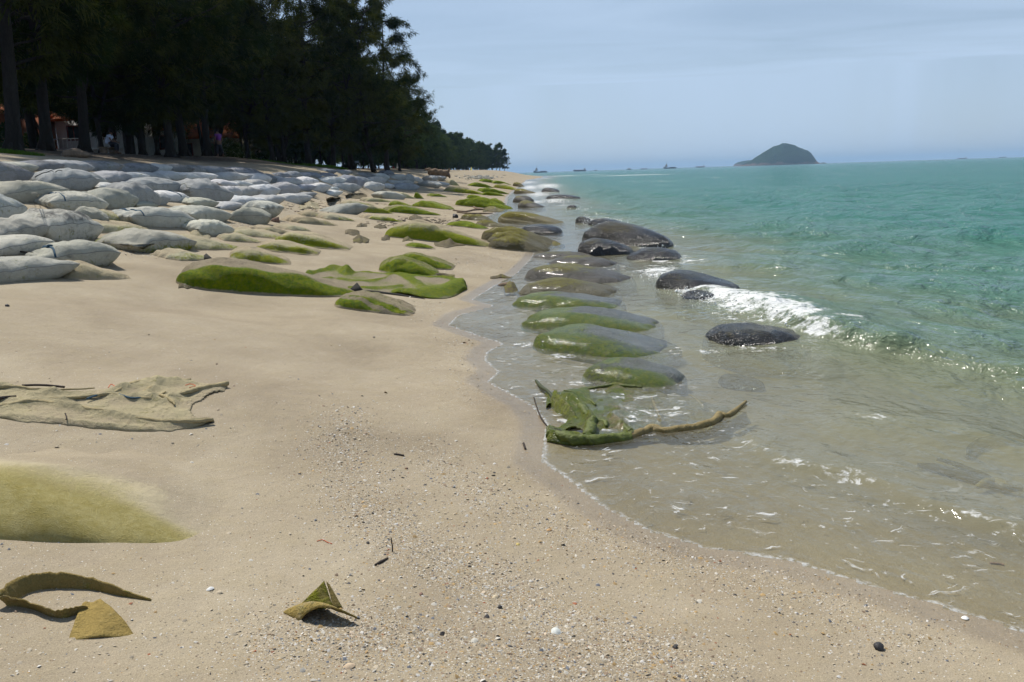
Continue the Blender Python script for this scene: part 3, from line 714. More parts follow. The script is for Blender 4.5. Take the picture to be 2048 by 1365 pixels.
bag((357,577),(683,598),530,'green','big bright green moss covered sandbag with sand on top, in the middle foreground', 1.05, moss=1.5, sand=.95, wr=1.8, cap=1, rs=0)
bag((610,449),(684,453),435,'buried','low cream sandbag alone on the sand right of the wall', 0.9)
bag((655,440),(714,444),429,'cream','cream sandbag with an olive side behind the low lone one', 0.8)
bag((612,434),(666,436),424,'buried','flat sand covered bag near the shell litter', 0.8)
bag((664,427),(733,432),411,'pale','whitish sandbag with a round shaded right end', 0.9)
bag((727,426),(792,429),410,'mossy','moss streaked sandbag right of the round ended whitish bag', 0.9)
bag((698,411),(748,412),403,'cream','thin cream sandbag behind the round ended whitish bag', 0.7)
bag((736,405),(792,405),395,'cream','thin cream sandbag lying further back on the sand', 0.7)
bag((816,412),(881,420),401,'green','short thick green sandbag with a sandy top', 0.9)
bag((775,412),(820,416),404,'green','small green sandbag touching the short thick green one', 0.8)
bag((784,426),(882,432),412,'green','flat green sandbag spread below the short thick green one', 1.1, sand=.6)
bag((750,442),(812,445),431,'mossy','sand drowned green bag among brown litter', 0.9)
bag((764,398),(809,399),383,'pale','pale sandbag with an olive fold in the mid distance', 0.9)
bag((801,396),(833,398),384,'cream','brown shaded sandbag next to the pale folded one', 0.9)
bag((827,397),(844,398),387,'green','small dark green bag end beside the brown shaded bag', 0.6)
bag((866,394),(897,395),388,'green','tiny flat green bag on the far sand', 0.8)
# the far end of the wall
row('the far scattered wall', 'white', [(560,373,604,374,356),(602,372,636,372,355),(636,370,690,369,355),(684,369,714,374,352,'blue'),(711,373,729,372,355,'blue'),(717,367,743,368,354),(735,371,771,369,355),(748,358,778,364,347,'grey'),(780,357,813,362,349),(808,363,830,368,350,'grey'),(829,363,845,365,354),(842,361,865,367,352,'grey')], W=0.9)
row('the far scattered front edge', 'white', [(595,382,631,383,369,'blue'),(619,384,661,385,368),(662,382,678,382,374),(667,379,720,386,366,'grey'),(727,379,768,384,366,'grey'),(760,375,788,375,367),(780,368,805,369,361,'grey'),(803,368,826,369,361),(791,379,837,381,367,'blue'),(836,371,871,377,363),(868,370,899,372,364),(902,371,920,372,359,'cream')], W=0.9)
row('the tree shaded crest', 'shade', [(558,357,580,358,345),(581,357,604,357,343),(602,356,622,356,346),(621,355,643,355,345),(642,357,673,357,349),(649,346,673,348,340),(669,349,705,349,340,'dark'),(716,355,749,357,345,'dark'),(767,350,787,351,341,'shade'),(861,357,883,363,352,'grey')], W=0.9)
# bags by the water, far to near
bag((887,382),(963,390),374,'mossy','long thin bag with a dark green front in the far line of bags', 0.9)
bag((908,411),(1007,419),397,'green','thick long green sandbag behind the driftwood sticks', 1.0, moss=1.5, sand=.05)
bag((940,403),(990,406),395,'green','green bag lying behind the thick long green one', 0.8, sand=.05)
bag((964,387),(1019,389),377,'green','green bag with a flat top further along the shore', 0.9, sand=.1)
bag((964,391),(1006,393),383,'green','low olive bag under the flat topped green one', 0.7, sand=.1)
bag((933,397),(969,399),390,'green','short green bag behind the long green one', 0.8, sand=.1)
bag((969,408),(1004,410),397,'green','short olive green bag by the long green one', 0.8, sand=.1)
bag((944,374),(986,376),366,'green','far flat green bag before the pale debris', 0.9, sand=.2)
bag((984,375),(1027,381),368,'mossy','far sandy bag with a dark lower side', 0.9)
bag((965,365),(1001,367),359,'green','farthest yellow green bag on the beach', 1.0, sand=.3)
bag((990,368),(1022,370),362,'green','second farthest green bag near the water', 1.0, sand=.3)
bag((1023,372),(1042,374),365,'olive','far brown bag at the edge of the surf', 0.8)
bag((1025,386),(1060,389),377,'olive','brown olive bag by the far surf', 0.9, sand=0)
bag((1021,404),(1048,405),388,'brown','round dark brown bag at the far water edge', 1.0)
bag((1031,416),(1072,416),400,'brown','dark brown bag in front of the round one', 0.9)
bag((987,444),(1089,447),424,'olive','brown and green bag with a hollow black underside at the waterline', 1.0, sand=0, slit=2)
bag((914,439),(963,443),429,'olive','olive bag beside a rock on the sand', 0.9, sand=.1)
bag((886,452),(958,459),443,'green','flat olive green bag behind the long yellow topped bag', 0.9, sand=.0)
bag((945,452),(992,456),441,'olive','brownish flat bag at the edge of the swash', 0.8)
bag((770,475),(966,495),447,'mossy','long yellow topped bag with a bright green left front in the centre', 1.0, moss=1.3, sand=.75)
bag((956,480),(1088,492),454,'olive','rearmost of three overlapping olive bags in the centre', 1.0, sand=0)
bag((968,491),(1075,500),461,'olive','middle one of three overlapping olive bags in the centre', 1.0, sand=0)
bag((971,497),(1078,506),473,'olive','foremost of three overlapping olive bags in the centre', 0.9, sand=.15)
bag((1032,468),(1104,468),452,'barn','flat wet black bag in shallow water behind the olive trio', 1.0)
bag((1086,398),(1141,399),391,'barn','far dark bag awash in the surf', 0.9)
bag((1079,385),(1106,385),377,'barn','farthest dark bag with foam over it', 0.9)
bag((1131,417),(1147,417),412,'barn','small dark bag tip in the far water', 0.7)
bag((1146,446),(1166,447),437,'barn','small dark bag beside a white splash', 0.7)
bag((1168,451),(1222,453),441,'barn','low dark bag right of the white splash', 0.8)
bag((1150,490),(1296,497),454,'barn','largest brown topped barnacled bag standing in the water', 1.0, moss=.9)
bag((1168,515),(1266,511),482,'barn','black barnacled bag in front of the largest one', 0.9, moss=.6)
bag((1252,524),(1352,523),500,'barn','low glistening black bag washed by foam', 0.9)
bag((1055,516),(1168,518),503,'brown','submerged olive bag behind the grey brown one', 0.8)
bag((1080,528),(1188,534),510,'brown','grey brown wet bag rising from the swash', 0.9)
bag((1031,559),(1204,570),527,'brown','dark bag with a golden green patch on top', 1.0, moss=.95)
bag((1026,592),(1198,596),554,'olive','olive bag with dark speckles, at the swash edge', 1.0, sand=0, wet=.6)
bag((1012,614),(1204,621),585,'wetgreen','green and turquoise bag washed by thin water', 0.95)
bag((1028,657),(1272,668),616,'wetgreen','long wet bag with a yellow olive left end', 1.05)
bag((1043,698),(1282,720),661,'wetgreen','wet green bag with a bright sun glint on its side', 1.05, wet=1.0)
bag((1148,758),(1312,777),720,'wetgreen','smallest wet green bag nearest to the torn cloth', 0.95)
bag((1303,582),(1448,587),553,'barn','glistening black bag in front of the foam', 1.0)
bag((1360,607),(1506,607),588,'barn','black bag almost drowned in foam', 0.9)
bag((1448,701),(1624,693),658,'barn','nearest black glistening bag before the breaking wave', 1.15)
bag((1446,738),(1530,738),722,'barn','dark bag under the water below the nearest black one', 0.8, dz=-.19)
# low green bags in the middle
bag((789,530),(892,542),508,'green','rear green bag sinking into shell sand', 0.9, sand=.6)
bag((759,547),(872,556),517,'green','front green bag with a sandy hollow, right of centre', 0.9, sand=.5)
bag((814,496),(870,500),488,'green','small flat green patch of a buried bag', 0.8, sand=.35)
bag((661,617),(806,634),594,'green','low striped green bag almost level with the sand', 0.9, sand=.75, stripes=1)
# the near foreground bag
bag((-330,1070),(560,1096),838,'buried','huge buried bag swelling out of the near sand with an olive lower side', 2.1, near=1, moss=1.0, sand=.95, H=.17)

BAG_INFO = []
def build_bags():
    for i, (A, B, top, sty, label, Wd, group, name, k) in enumerate(BAGS):
        col, mt, moss, snd, dark, wet, seam, er = STY[sty]
        moss = k.get('moss', moss); snd = k.get('sand', snd); wet = k.get('wet', wet); dark = k.get('dk', dark)
        r = np.random.default_rng(100+i)
        a = hit(*A); b = hit(*B)
        pxl = B[0]-A[0]
        e1 = (b-a)[:2]; dist0 = np.hypot(*((a+b)/2)[:2])
        # do not let a grazing ray stretch a bag along the view
        view = ((a+b)/2)[:2]/dist0; side = np.array((view[1], -view[0]))
        ls = e1@side; lv = np.clip(e1@view, -0.9*abs(ls)-0.1, 0.9*abs(ls)+0.1)
        e1 = side*ls+view*lv
        L = np.hypot(*e1); e1 = e1/L
        if k.get('near'): Wm = Wd
        else: Wm = np.clip(Wd if Wd else 0.6*L, 0.35, 1.4)
        Wm = min(Wm, max(0.9*L, 0.4))
        if er < .3: Wm *= 1.05; L *= 1.08
        elif not k.get('near'): L *= 1.14; Wm *= 1.08
        mid = ((a+b)/2)[:2]
        e2 = np.array((-e1[1], e1[0]))
        if e2@view < 0: e2 = -e2
        c = mid+e2*Wm*(0.40 if er < .3 else 0.5)+(e1*L*0.04 if er >= .4 and not k.get('near') else 0)
        zt = float(terrain(c[0], c[1])[0]); zf = max(float(terrain(mid[0], mid[1])[0]), 0 if (a[2]+b[2]) < 0.03 else -9)
        water = zt < 0.03 and zf < 0.03
        base = max(zt, 0.0) if water else (0.75*zf+0.25*zt if er < .3 else 0.5*(zt+zf))
        cd = np.hypot(*c)
        ztop = height_at((A[0]+B[0])/2, top, cd*0.985)
        H = float(np.clip(ztop-base, 0.07, 0.85))*(1.05 if er < .3 else 1.15 if sty == 'barn' else 0.80 if water else 0.95)
        if k.get('H'): H = k['H']
        if er < .3: H = max(H, 0.26*Wm)
        bigpx = pxl
        nu, nv = (72, 44) if bigpx > 90 else (52, 32) if bigpx > 45 else (24, 16)
        L2 = L*1.03
        u = np.sin(np.linspace(-PI/2, PI/2, nu)*0.999); v = np.sin(np.linspace(-PI/2, PI/2, nv)*0.999)
        U, Vv = np.meshgrid(u, v, indexing='ij')
        s1_, s2_ = r.integers(0, 999), r.integers(0, 999)
        au, av = np.abs(U), np.abs(Vv)
        rnd = (1-er)*(1-0.07*(1-U**2))+er*np.maximum(1-au**3.2, 0)**0.42
        pin = 1-(1-er)*0.06*(1-Vv**2)
        lx = L2/2*U*pin; ly = Wm/2*Vv*rnd
        lx = lx+0.04*L*(fbm(U*1.5+s1_, Vv*1.5, s2_, 2)-0.5)
        if er < .3: prof = (np.maximum(1-au**2.5, 0)**0.66)*(np.maximum(1-av**3.6, 0)**0.5)
        elif k.get('near'): prof = (np.maximum(1-au**4.0, 0)**0.6)*np.where(Vv < -.35, np.maximum(1-np.abs((Vv+.35)/.65)**3.2, 0)**0.5, np.maximum(1-np.abs((Vv+.35)/1.35)**1.7, 0))
        else: prof = (np.maximum(1-au**3.6, 0)**0.55)*(np.maximum(1-av**3.6, 0)**0.55)
        taper = 1.0
        if er >= .4:          # blunt left end, right end running out into sand or water
            if k.get('near'): taper = 1-1.15*sstep(-0.25, 0.72, U)
            else: taper = 1-(0.45 if sty == 'barn' else 0.62 if water else 0.70)*sstep(-0.45, 1.0, U)**1.05
        if water: prof = (np.maximum(1-au**4.0, 0)**0.36)*(np.maximum(1-av**4.0, 0)**0.36)*(1-0.12*av**2)
        lump = 1+0.42*(fbm(U*1.3+s2_, Vv*1.2+s1_, 5, 3)-0.5)*2*0.6
        skew = 1+0.22*r.uniform(-1, 1)*U
        wr = k.get('wr', 1.0)*r.uniform(0.7, 1.5)
        wrk = 0.11*wr*np.sin(Vv*r.uniform(7, 11)+U*3+r.uniform(0, 6)+3*fbm(U*2, Vv*2, s1_, 2))*np.exp(-((1-au)/0.22)**2)
        wrk += 0.06*wr*np.sin((U*r.uniform(5, 8)+Vv*r.uniform(-6, 6))*1.5+4*fbm(U*2+9, Vv*2, s2_, 2))*sstep(0.25, 0.8, av)
        if er < .3 or sty in ('green', 'mossy', 'cream'):      # creases and dents pressed into the cloth
            dents = 0
            for q in range(int(r.integers(3, 7))):
                a_ = r.uniform(0, PI); cu, cv = r.uniform(-.8, .8), r.uniform(-.8, .5); ln = r.uniform(.25, .7)
                du_, dv2 = (U-cu)*math.cos(a_)+(Vv-cv)*math.sin(a_)*.6, -(U-cu)*math.sin(a_)+(Vv-cv)*math.cos(a_)*.6
                dv2 = dv2+.12*np.sin(du_*4+q)
                dents = dents+r.uniform(.05, .13)*(np.exp(-(dv2/.045)**2)-.55*np.exp(-((dv2-.10)/.08)**2))*np.exp(-(du_/ln)**2)
            for q in range(2):
                cu, cv = r.uniform(-.7, .7), r.uniform(-.7, .4); dents = dents+r.uniform(-.05, .12)*np.exp(-(((U-cu)/.3)**2+((Vv-cv)/.35)**2))
            wrk = wrk-dents*(1.0 if er < .3 else .55)
        sz = seam*H if er < .3 else (-(0.11+0.10*H) if water else -(0.03+0.10*H))
        topz = sz+(H*taper-sz)*np.clip(prof*(lump if not water else 1+.35*(lump-1))*skew+wrk*prof**0.3*(1 if not water else .5), 0, 1.25)
        under = (0.35*H if not water else 0.30+0.3*H-min(0, zt)) + (0.12 if er > .4 else 0.03)
        botz = sz-(sz+under)*np.clip(prof*1.0, 0, 1)**0.8
        if k.get('tear'):      # a torn mouth at the left front corner
            q = np.exp(-(((U+0.75)/0.22)**2+((Vv+0.75)/0.4)**2)); topz = topz-0.35*H*q
        if k.get('ear'):
            q = np.exp(-(((U+0.72)/0.10)**2))*sstep(1, 0.2, av); topz = topz-0.25*H*q; lx = lx-0.04*q
        if k.get('tie') is not None:
            q = np.exp(-(((U-(2*k['tie']-1))/0.07)**2)); topz = topz-0.10*H*q*prof
        if k.get('slit'):      # lip overhanging a dark slit along the front
            q = np.exp(-(((Vv+0.80)/0.10)**2))*sstep(-0.9, -0.5, U)*sstep(0.98, 0.6, U); topz = topz-(0.45 if k['slit'] == 1 else 0.6)*H*q
        if k.get('stripes'):
            topz = topz+0.015*np.sin(Vv*16+U*6)*prof
        # tilt with the slope of the ground across the bag
        slope = 0.0 if water else float(np.clip((zt-zf)/(Wm*0.5), -0.35, 0.35))*(0.12 if er < .3 else 0.7)
        tl = r.uniform(-0.11, 0.11) if er < .3 else r.uniform(-0.05, 0.05)
        Vt = np.stack([lx, ly, topz], -1).reshape(-1, 3); Vb = np.stack([lx, ly, botz], -1).reshape(-1, 3)
        Vl = np.vstack([Vt, Vb])
        Vl[:, 2] += Vl[:, 1]*slope+Vl[:, 0]*tl*(0.4 if er > .4 else 1)
        wx = c[0]+Vl[:, 0]*e1[0]+Vl[:, 1]*e2[0]; wy = c[1]+Vl[:, 0]*e1[1]+Vl[:, 1]*e2[1]
        if e1[0]*e2[1]-e1[1]*e2[0] > 0: flip = False
        else: flip = True
        zb = base = base+k.get('dz', 0)
        wz = zb+Vl[:, 2]
        if er >= 0.45 and not water:      # soft buried bags follow the lie of the sand
            tz_ = terrain(wx, wy); wz = wz+(tz_-base-Vl[:, 1]*slope)*0.75
        tzv = terrain(wx, wy)
        F1 = grid_faces(nu, nv); F2 = grid_faces(nu, nv)[:, ::-1]+nu*nv
        # close the rim
        rim = [(i_, 0) for i_ in range(nu)]+[(nu-1, j_) for j_ in range(1, nv)]+[(i_, nv-1) for i_ in range(nu-2, -1, -1)]+[(0, j_) for j_ in range(nv-2, 0, -1)]
        ridx = np.array([a_*nv+b_ for a_, b_ in rim]); nx = np.roll(ridx, -1)
        F3 = np.stack([nx, ridx, ridx+nu*nv, nx+nu*nv], 1)
        Fs = np.vstack([F1, F2, F3])
        if flip: Fs = Fs[:, ::-1]
        up = np.concatenate([prof.ravel(), prof.ravel()*0])
        hgt = np.maximum(wz-np.maximum(tzv, 0.0 if water else -9), 0); hf = hgt/max(H, 0.05)
        vv = np.concatenate([Vv.ravel(), Vv.ravel()]); uu = np.concatenate([U.ravel(), U.ravel()])
        frontness = sstep(0.15, -0.75, vv)
        nlow = fbm(uu*2+s1_, vv*2+s2_, 77, 3)
        if mt == 'geo':
            m_ = moss*(frontness*sstep(1.05, 0.30, hf)*(0.75+0.5*uu*0.6+0.3*nlow))
            if sty in ('grey', 'white', 'pale', 'dark', 'blue', 'shade'): m_ = moss*sstep(0.7, 0.1, hf)*nlow*1.5
            if k.get('near'): m_ = 1.1*sstep(0.05, -0.75, vv)*sstep(0.45, -0.1, uu-0.45*sstep(-0.5, -1.0, vv))*(0.7+0.6*nlow)
        else:
            m_ = moss*(0.45+0.8*nlow)*(0.65+0.35*frontness)
            if sty in ('olive', 'brown', 'barn'): m_ = moss*(0.4+0.9*nlow)*sstep(0.35, 0.9, hf)*sstep(0.9, -0.2, uu)*1.1
        if sty == 'wetgreen': m_ = moss*(0.35+0.9*nlow)*np.maximum(sstep(-0.1, -0.6, vv), 0.85*sstep(-0.05, -0.7, uu)+0.15)
        s_ = snd*sstep(0.55, 0.98, hf)*sstep(-0.75, 0.1, vv)*(0.5+0.9*nlow)
        if sty in ('mossy', 'buried', 'cream', 'green'): s_ = snd*sstep(-0.80, -0.30, vv)*(0.65+0.6*nlow)
        if mt != 'geo_barn' and not water:
            s_ = np.maximum(s_, sstep(0.05, 0.0, wz-tzv)*1.0*(0.6 if er < .3 else 1.0))
            if er >= .4: s_ = np.maximum(s_, sstep(0.45, 1.0, uu+0.35*nlow)*k.get('rs', dict(buried=.9, cream=.6, mossy=.55, green=.3, olive=.1).get(sty, 0)))
        if k.get('stripes'): s_ = np.maximum(s_, 0.75*sstep(0.1, 0.9, np.sin(vv*14+uu*5)))
        if k.get('near'): s_ = np.maximum(np.clip(s_*sstep(-.75, .2, vv+.25*uu), 0, 1), sstep(0.0, 0.5, uu+.4*(nlow-.5)-0.45*sstep(-0.5, -1.0, vv)))
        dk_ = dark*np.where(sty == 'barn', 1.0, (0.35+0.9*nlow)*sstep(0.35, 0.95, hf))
        if sty in ('grey', 'pale', 'white'): dk_ = np.maximum(dk_, 0.42*sstep(0.5, 0.0, hf)*nlow*1.4)  # darker towards the foot of the bag
        if er < .3: dk_ = np.maximum(dk_, 0.55*sstep(0.86, 1.0, np.maximum(np.abs(uu), np.abs(vv)*0.94))*(0.4+nlow))  # bag ends and rims darkened to set neighbours apart
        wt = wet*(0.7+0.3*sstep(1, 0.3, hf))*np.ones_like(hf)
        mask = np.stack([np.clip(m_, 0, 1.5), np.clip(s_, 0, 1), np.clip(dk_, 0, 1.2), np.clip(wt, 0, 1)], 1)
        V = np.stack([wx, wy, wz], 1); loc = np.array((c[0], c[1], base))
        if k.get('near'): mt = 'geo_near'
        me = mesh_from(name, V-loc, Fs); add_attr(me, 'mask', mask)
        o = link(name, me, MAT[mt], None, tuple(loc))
        jit = r.uniform(0.70, 1.14)
        o.color = (col[0]*jit*r.uniform(.98, 1.02), col[1]*jit, col[2]*jit*r.uniform(.96, 1.04), 1)
        tag(o, label, 'sandbag', group)
        top_pts = V[:nu*nv].reshape(nu, nv, 3)-loc
        # parts: seams, ties, flaps
        def on(uv, lift=0.006):
            P = []
            for uu_, vv_ in uv:
                iu = int(np.clip(np.searchsorted(u, uu_), 1, nu-1)); iv = int(np.clip(np.searchsorted(v, vv_), 1, nv-1))
                fu = np.clip((uu_-u[iu-1])/(u[iu]-u[iu-1]), 0, 1); fv = np.clip((vv_-v[iv-1])/(v[iv]-v[iv-1]), 0, 1)
                p = (top_pts[iu-1, iv-1]*(1-fu)*(1-fv)+top_pts[iu, iv-1]*fu*(1-fv)+top_pts[iu-1, iv]*(1-fu)*fv+top_pts[iu, iv]*fu*fv)
                P.append(p+np.array((0, 0, lift)))
            return np.array(P)
        if k.get('tie') is not None:
            uu_ = 2*k['tie']-1
            mb = MB(); t = np.linspace(-0.99, 0.9, 30)
            mb.tube(on([(uu_+0.04*q, q) for q in t]), 0.013, 6); mb.tube(on([(uu_+0.015+0.05*q, q) for q in t], 0.012), 0.010, 6)
            kp = on([(uu_, -0.15)])[0]
            mb.tube(catmull([kp+(-.04, 0, .0), kp+(-.01, -.02, .03), kp+(.035, 0, .02), kp+(.0, .02, .005), kp+(-.03, -.02, .012)], 20), 0.013, 6)
            ro = mb.build('tie_rope', MAT['rope'], o)
        if pxl > 75 and sty in ('grey', 'pale', 'white', 'dark', 'blue'):
            mb = MB(); q = np.linspace(-0.995, 0.995, 26)
            mb.tube(on([(t_, -0.985) for t_ in q], 0.0), 0.004+0.002*H, 5)
            mb.build('edge_seam', MAT['seam'], o)
        if k.get('seamline'):
            mb = MB()
            if k['seamline'] == 2: P = on([(-0.86+0.05*math.sin(9*t_), t_) for t_ in np.linspace(-0.98, 0.5, 34)], 0.004); mb.tube(P, 0.017*(1+0.3*np.sin(np.arange(34)*2.1)), 6); mb.build('stitched_seam', MAT['rope_pale'], o)
            else: P = on([(t_, -0.2-0.75*(t_+0.9)**1.2*0.6) for t_ in np.linspace(-0.97, -0.1, 24)], 0.004); mb.tube(P, 0.011, 6); mb.build('dark_seam', MAT['seam_dark'], o)
        if k.get('flap'):
            base_l = on([(t_, -0.25) for t_ in np.linspace(-0.9, 0.55, 18)], 0.0)
            tt = np.linspace(0, 1, 18)
            out = -np.append(e2, 0)*0.16*np.sin(tt*PI)[:, None]**0.6+np.array((0, 0, 1))*(-0.02-0.02*tt)[:, None]
            lo = base_l+out; thick = np.array((0, 0, 0.012))
            Vf = np.vstack([base_l, lo, base_l-thick, lo-thick]); n_ = 18
            Ff = []
            for j_ in range(n_-1): Ff += [(j_, j_+1, n_+j_+1, n_+j_), (2*n_+j_, 3*n_+j_, 3*n_+j_+1, 2*n_+j_+1), (n_+j_, n_+j_+1, 3*n_+j_+1, 3*n_+j_)]
            me2 = mesh_from('top_flap', Vf, Ff); add_attr(me2, 'mask', np.tile((0, .2, .1, 0), (len(Vf), 1)))
            f_ = link('top_flap', me2, MAT['geo'], o); f_.color = o.color
        if k.get('flap2') or k.get('cap'):
            uu_ = 0.55 if k.get('flap2') else 0.985
            p0 = on([(uu_, -0.93 if k.get('flap2') else -0.35)])[0]; s_f = 0.13 if k.get('flap2') else 0.16
            p0[2] = float(terrain(p0[0]+loc[0], p0[1]+loc[1])[0])-loc[2]-0.02
            e1_, e2_ = np.append(e1, 0), np.append(e2, 0)
            Vf = np.array([p0-e1_*s_f*1.2-e2_*0.05, p0+e1_*s_f*0.6-e2_*0.07, p0+e1_*s_f*0.8+e2_*0.16, p0-e1_*s_f*0.8+e2_*0.16, p0+e1_*s_f*0.15+e2_*0.06+np.array((0, 0, s_f*1.0))])
            mb = MB(); mb.add(Vf, [(0, 1, 4, 4), (1, 2, 4, 4), (2, 3, 4, 4), (3, 0, 4, 4), (3, 2, 1, 0)])
            mb.build('corner_flap', MAT['seam_dark'], o, smooth=False)
        BAG_INFO.append((o, c, L, Wm, H))
build_bags()
# ------------------------------------------------------------------ torn geotextile
def seg_field(px, py, P, w):
    """gaussian closeness of pixel points to a pixel polyline"""
    P = catmull(np.array(P, float), 30); best = np.full(px.shape, 1e9)
    for i in range(len(P)-1):
        a, b = P[i], P[i+1]; e = b-a; t = np.clip(((px-a[0])*e[0]+(py-a[1])*e[1])/(e@e+1e-9), 0, 1)
        best = np.minimum(best, np.hypot((px-a[0]-e[0]*t)*0.6, (py-a[1]-e[1]*t)*1.5))
    return np.exp(-(best/w)**2)
def sheet(name, label, back, front, ridges, nu, nv, col, mat, maskfn, lift=0.012, holes=(), wob=0.02, group=None, rk=1.0, zmin=None):
    bk = catmull(np.array(back, float), nu); fr = catmull(np.array(front, float), nu)
    t = np.linspace(0, 1, nv)[None, :, None]
    Pp = bk[:, None]*(1-t)+fr[:, None]*t
    px = Pp[..., 0]+5*(vnoise(Pp[..., 0]/23, Pp[..., 1]/9, 41)-0.5); py = Pp[..., 1]+3*(vnoise(Pp[..., 0]/17, Pp[..., 1]/9, 42)-0.5)
    h = np.full(px.shape, lift)
    for P, w, hh in ridges: h = np.maximum(h, 0)+rk*hh*seg_field(px, py, P, w)*(0.75+0.5*vnoise(px/25, py/25, 5))
    h = h+wob*(fbm(px/22, py/8, 61, 3)-0.45)
    ed = np.minimum(np.minimum(np.linspace(0, 1, nu)[:, None], np.linspace(1, 0, nu)[:, None])*nu/3, np.minimum(np.linspace(0, 1, nv), np.linspace(1, 0, nv))[None]*nv/2.5)
    g = hits(px, py)
    # lift along the ray's own ground point, so the fold stands where it is seen
    z = g[..., 2]+np.where(ed < 1, h*(0.35+0.65*ed), h)
    if zmin is not None: z = np.maximum(z, zmin-.16*sstep(1230, 1470, px)+.05*(fbm(px/30, py/12, 33, 3)-.6))
    V = np.stack([g[..., 0], g[..., 1], z], -1).reshape(-1, 3)
    F = grid_faces(nu, nv)
    for hp, rx, ry in holes:
        q = (((px-hp[0])/rx)**2+((py-hp[1])/ry)**2 < 1).ravel(); F = F[~q[F].any(1)]
    Vb = V.copy(); Vb[:, 2] -= 0.012
    m = maskfn(px, py, h).reshape(-1, 4)
    V2 = np.vstack([V, Vb]); F2 = np.vstack([F, F[:, ::-1]+len(V)])
    # rim
    from collections import Counter
    ec = {}
    for f in F:
        for a, b in ((f[0], f[1]), (f[1], f[2]), (f[2], f[3]), (f[3], f[0])):
            ec[(a, b)] = 1
    rim = [(b, a, a+len(V), b+len(V)) for (a, b) in ec if (b, a) not in ec]
    F2 = np.vstack([F2, np.array(rim)])
    loc = V.mean(0)
    nrm = np.cross(V[F[0][1]]-V[F[0][0]], V[F[0][2]]-V[F[0][0]])
    if nrm[2] < 0: F2 = F2[:, ::-1]
    me = mesh_from(name, V2-loc, F2); add_attr(me, 'mask', np.vstack([m, m]))
    o = link(name, me, MAT[mat], None, tuple(loc)); o.color = tuple(col)+(1,)
    if label: tag(o, label, 'torn fabric', group)
    return o, loc
def const_mask(moss, sand, dark, wet, seed=0, ridge_sand=0.0):
    def f(px, py, h):
        n = fbm(px/40, py/18, 70+seed, 3)
        return np.stack([moss*(0.4+1.2*n), np.clip(sand*(0.3+1.3*n)-ridge_sand*sstep(.02, .06, h), 0, 1), dark*n, np.full(px.shape, wet)], -1)
    return f
FAB = 'scraps of torn geotextile'
pile, _l = sheet('torn_fabric_heap', 'crumpled tan cloth heap lying on the sand at the left edge, above the buried bag',
    [(-120,778),(-40,772),(0,772),(60,784),(150,784),(240,778),(300,768),(380,766),(455,773)],
    [(-120,842),(-40,838),(0,838),(60,846),(130,851),(200,859),(280,864),(350,862),(428,846)],
    [([(-80,828),(0,822),(70,812),(140,820),(220,834),(300,848),(370,852),(424,848)], 7, .085), ([(0,838),(60,838),(130,846),(210,856),(300,862)], 5, .04),
     ([(-60,798),(40,806),(120,806),(190,796),(240,800),(300,805),(330,792)], 6, .055), ([(225,792),(265,776),(290,772),(340,772),(380,768)], 8, .10),
     ([(275,800),(300,790),(318,776)], 7, .07), ([(300,800),(325,808),(350,800),(372,790),(410,782),(452,775)], 6, .06), ([(340,800),(350,812)], 5, .05),
     ([(-80,778),(0,777),(60,784),(110,790)], 6, .07), ([(60,794),(140,790),(210,788)], 4, .03)],
    190, 56, (.42,.36,.22), 'geo', const_mask(.06, .5, .05, 0, 1, .9), wob=.014, rk=.45, holes=(((452,815), 50, 30), ((405,822), 22, 18)))
def px_tube(name, pts, r, mat, parent=None, loc=None, lift=0.01, n=40, nseg=7, zmin=None):
    P = hits(np.array([p[0] for p in pts], float), np.array([p[1] for p in pts], float))
    for i, p in enumerate(pts):
        if len(p) > 2: P[i, 2] += p[2]
    P[:, 2] += lift
    if zmin is not None: P[:, 2] = np.maximum(P[:, 2], zmin)
    P = catmull(P, n)
    mb = MB(); mb.tube(P, r if np.isscalar(r) else np.interp(np.linspace(0, 1, n), np.linspace(0, 1, len(r)), r), nseg)
    l = P[0] if loc is None else loc
    o = mb.build(name, mat, parent, l)
    if parent is not None: o.location = (0, 0, 0) if loc is not None else tuple(np.array(l)-np.array(parent.location))
    return o
# cords of the heap (parts)
def part_cord(parent, pts, r, mat, name='cord', lift=0.05):
    o = px_tube(name, pts, r, mat, None, None, lift)
    l = np.array(o.location); o.parent = parent; o.location = tuple(l-np.array(parent.location))
    return o
part_cord(pile, [(175,808),(195,801),(215,797),(240,799),(262,806),(285,806)], .006, MAT['rope'], 'blue_cord', .035)
part_cord(pile, [(45,780),(75,779),(100,780),(130,783)], .008, MAT['twig'], 'dark_cord', .03)
part_cord(pile, [(218,787),(224,780),(232,786),(226,791),(240,790)], .003, MAT['redthread'], 'orange_thread', .04)
part_cord(pile, [(372,782),(382,779),(392,783),(380,786)], .003, MAT['redthread'], 'orange_thread', .04)
part_cord(pile, [(-20,812),(10,806),(34,803)], [.012,.010,.006], MAT['twig'], 'stick', .035)
part_cord(pile, [(132,838),(135,846),(134,850)], .004, MAT['twig'], 'stick', .035)

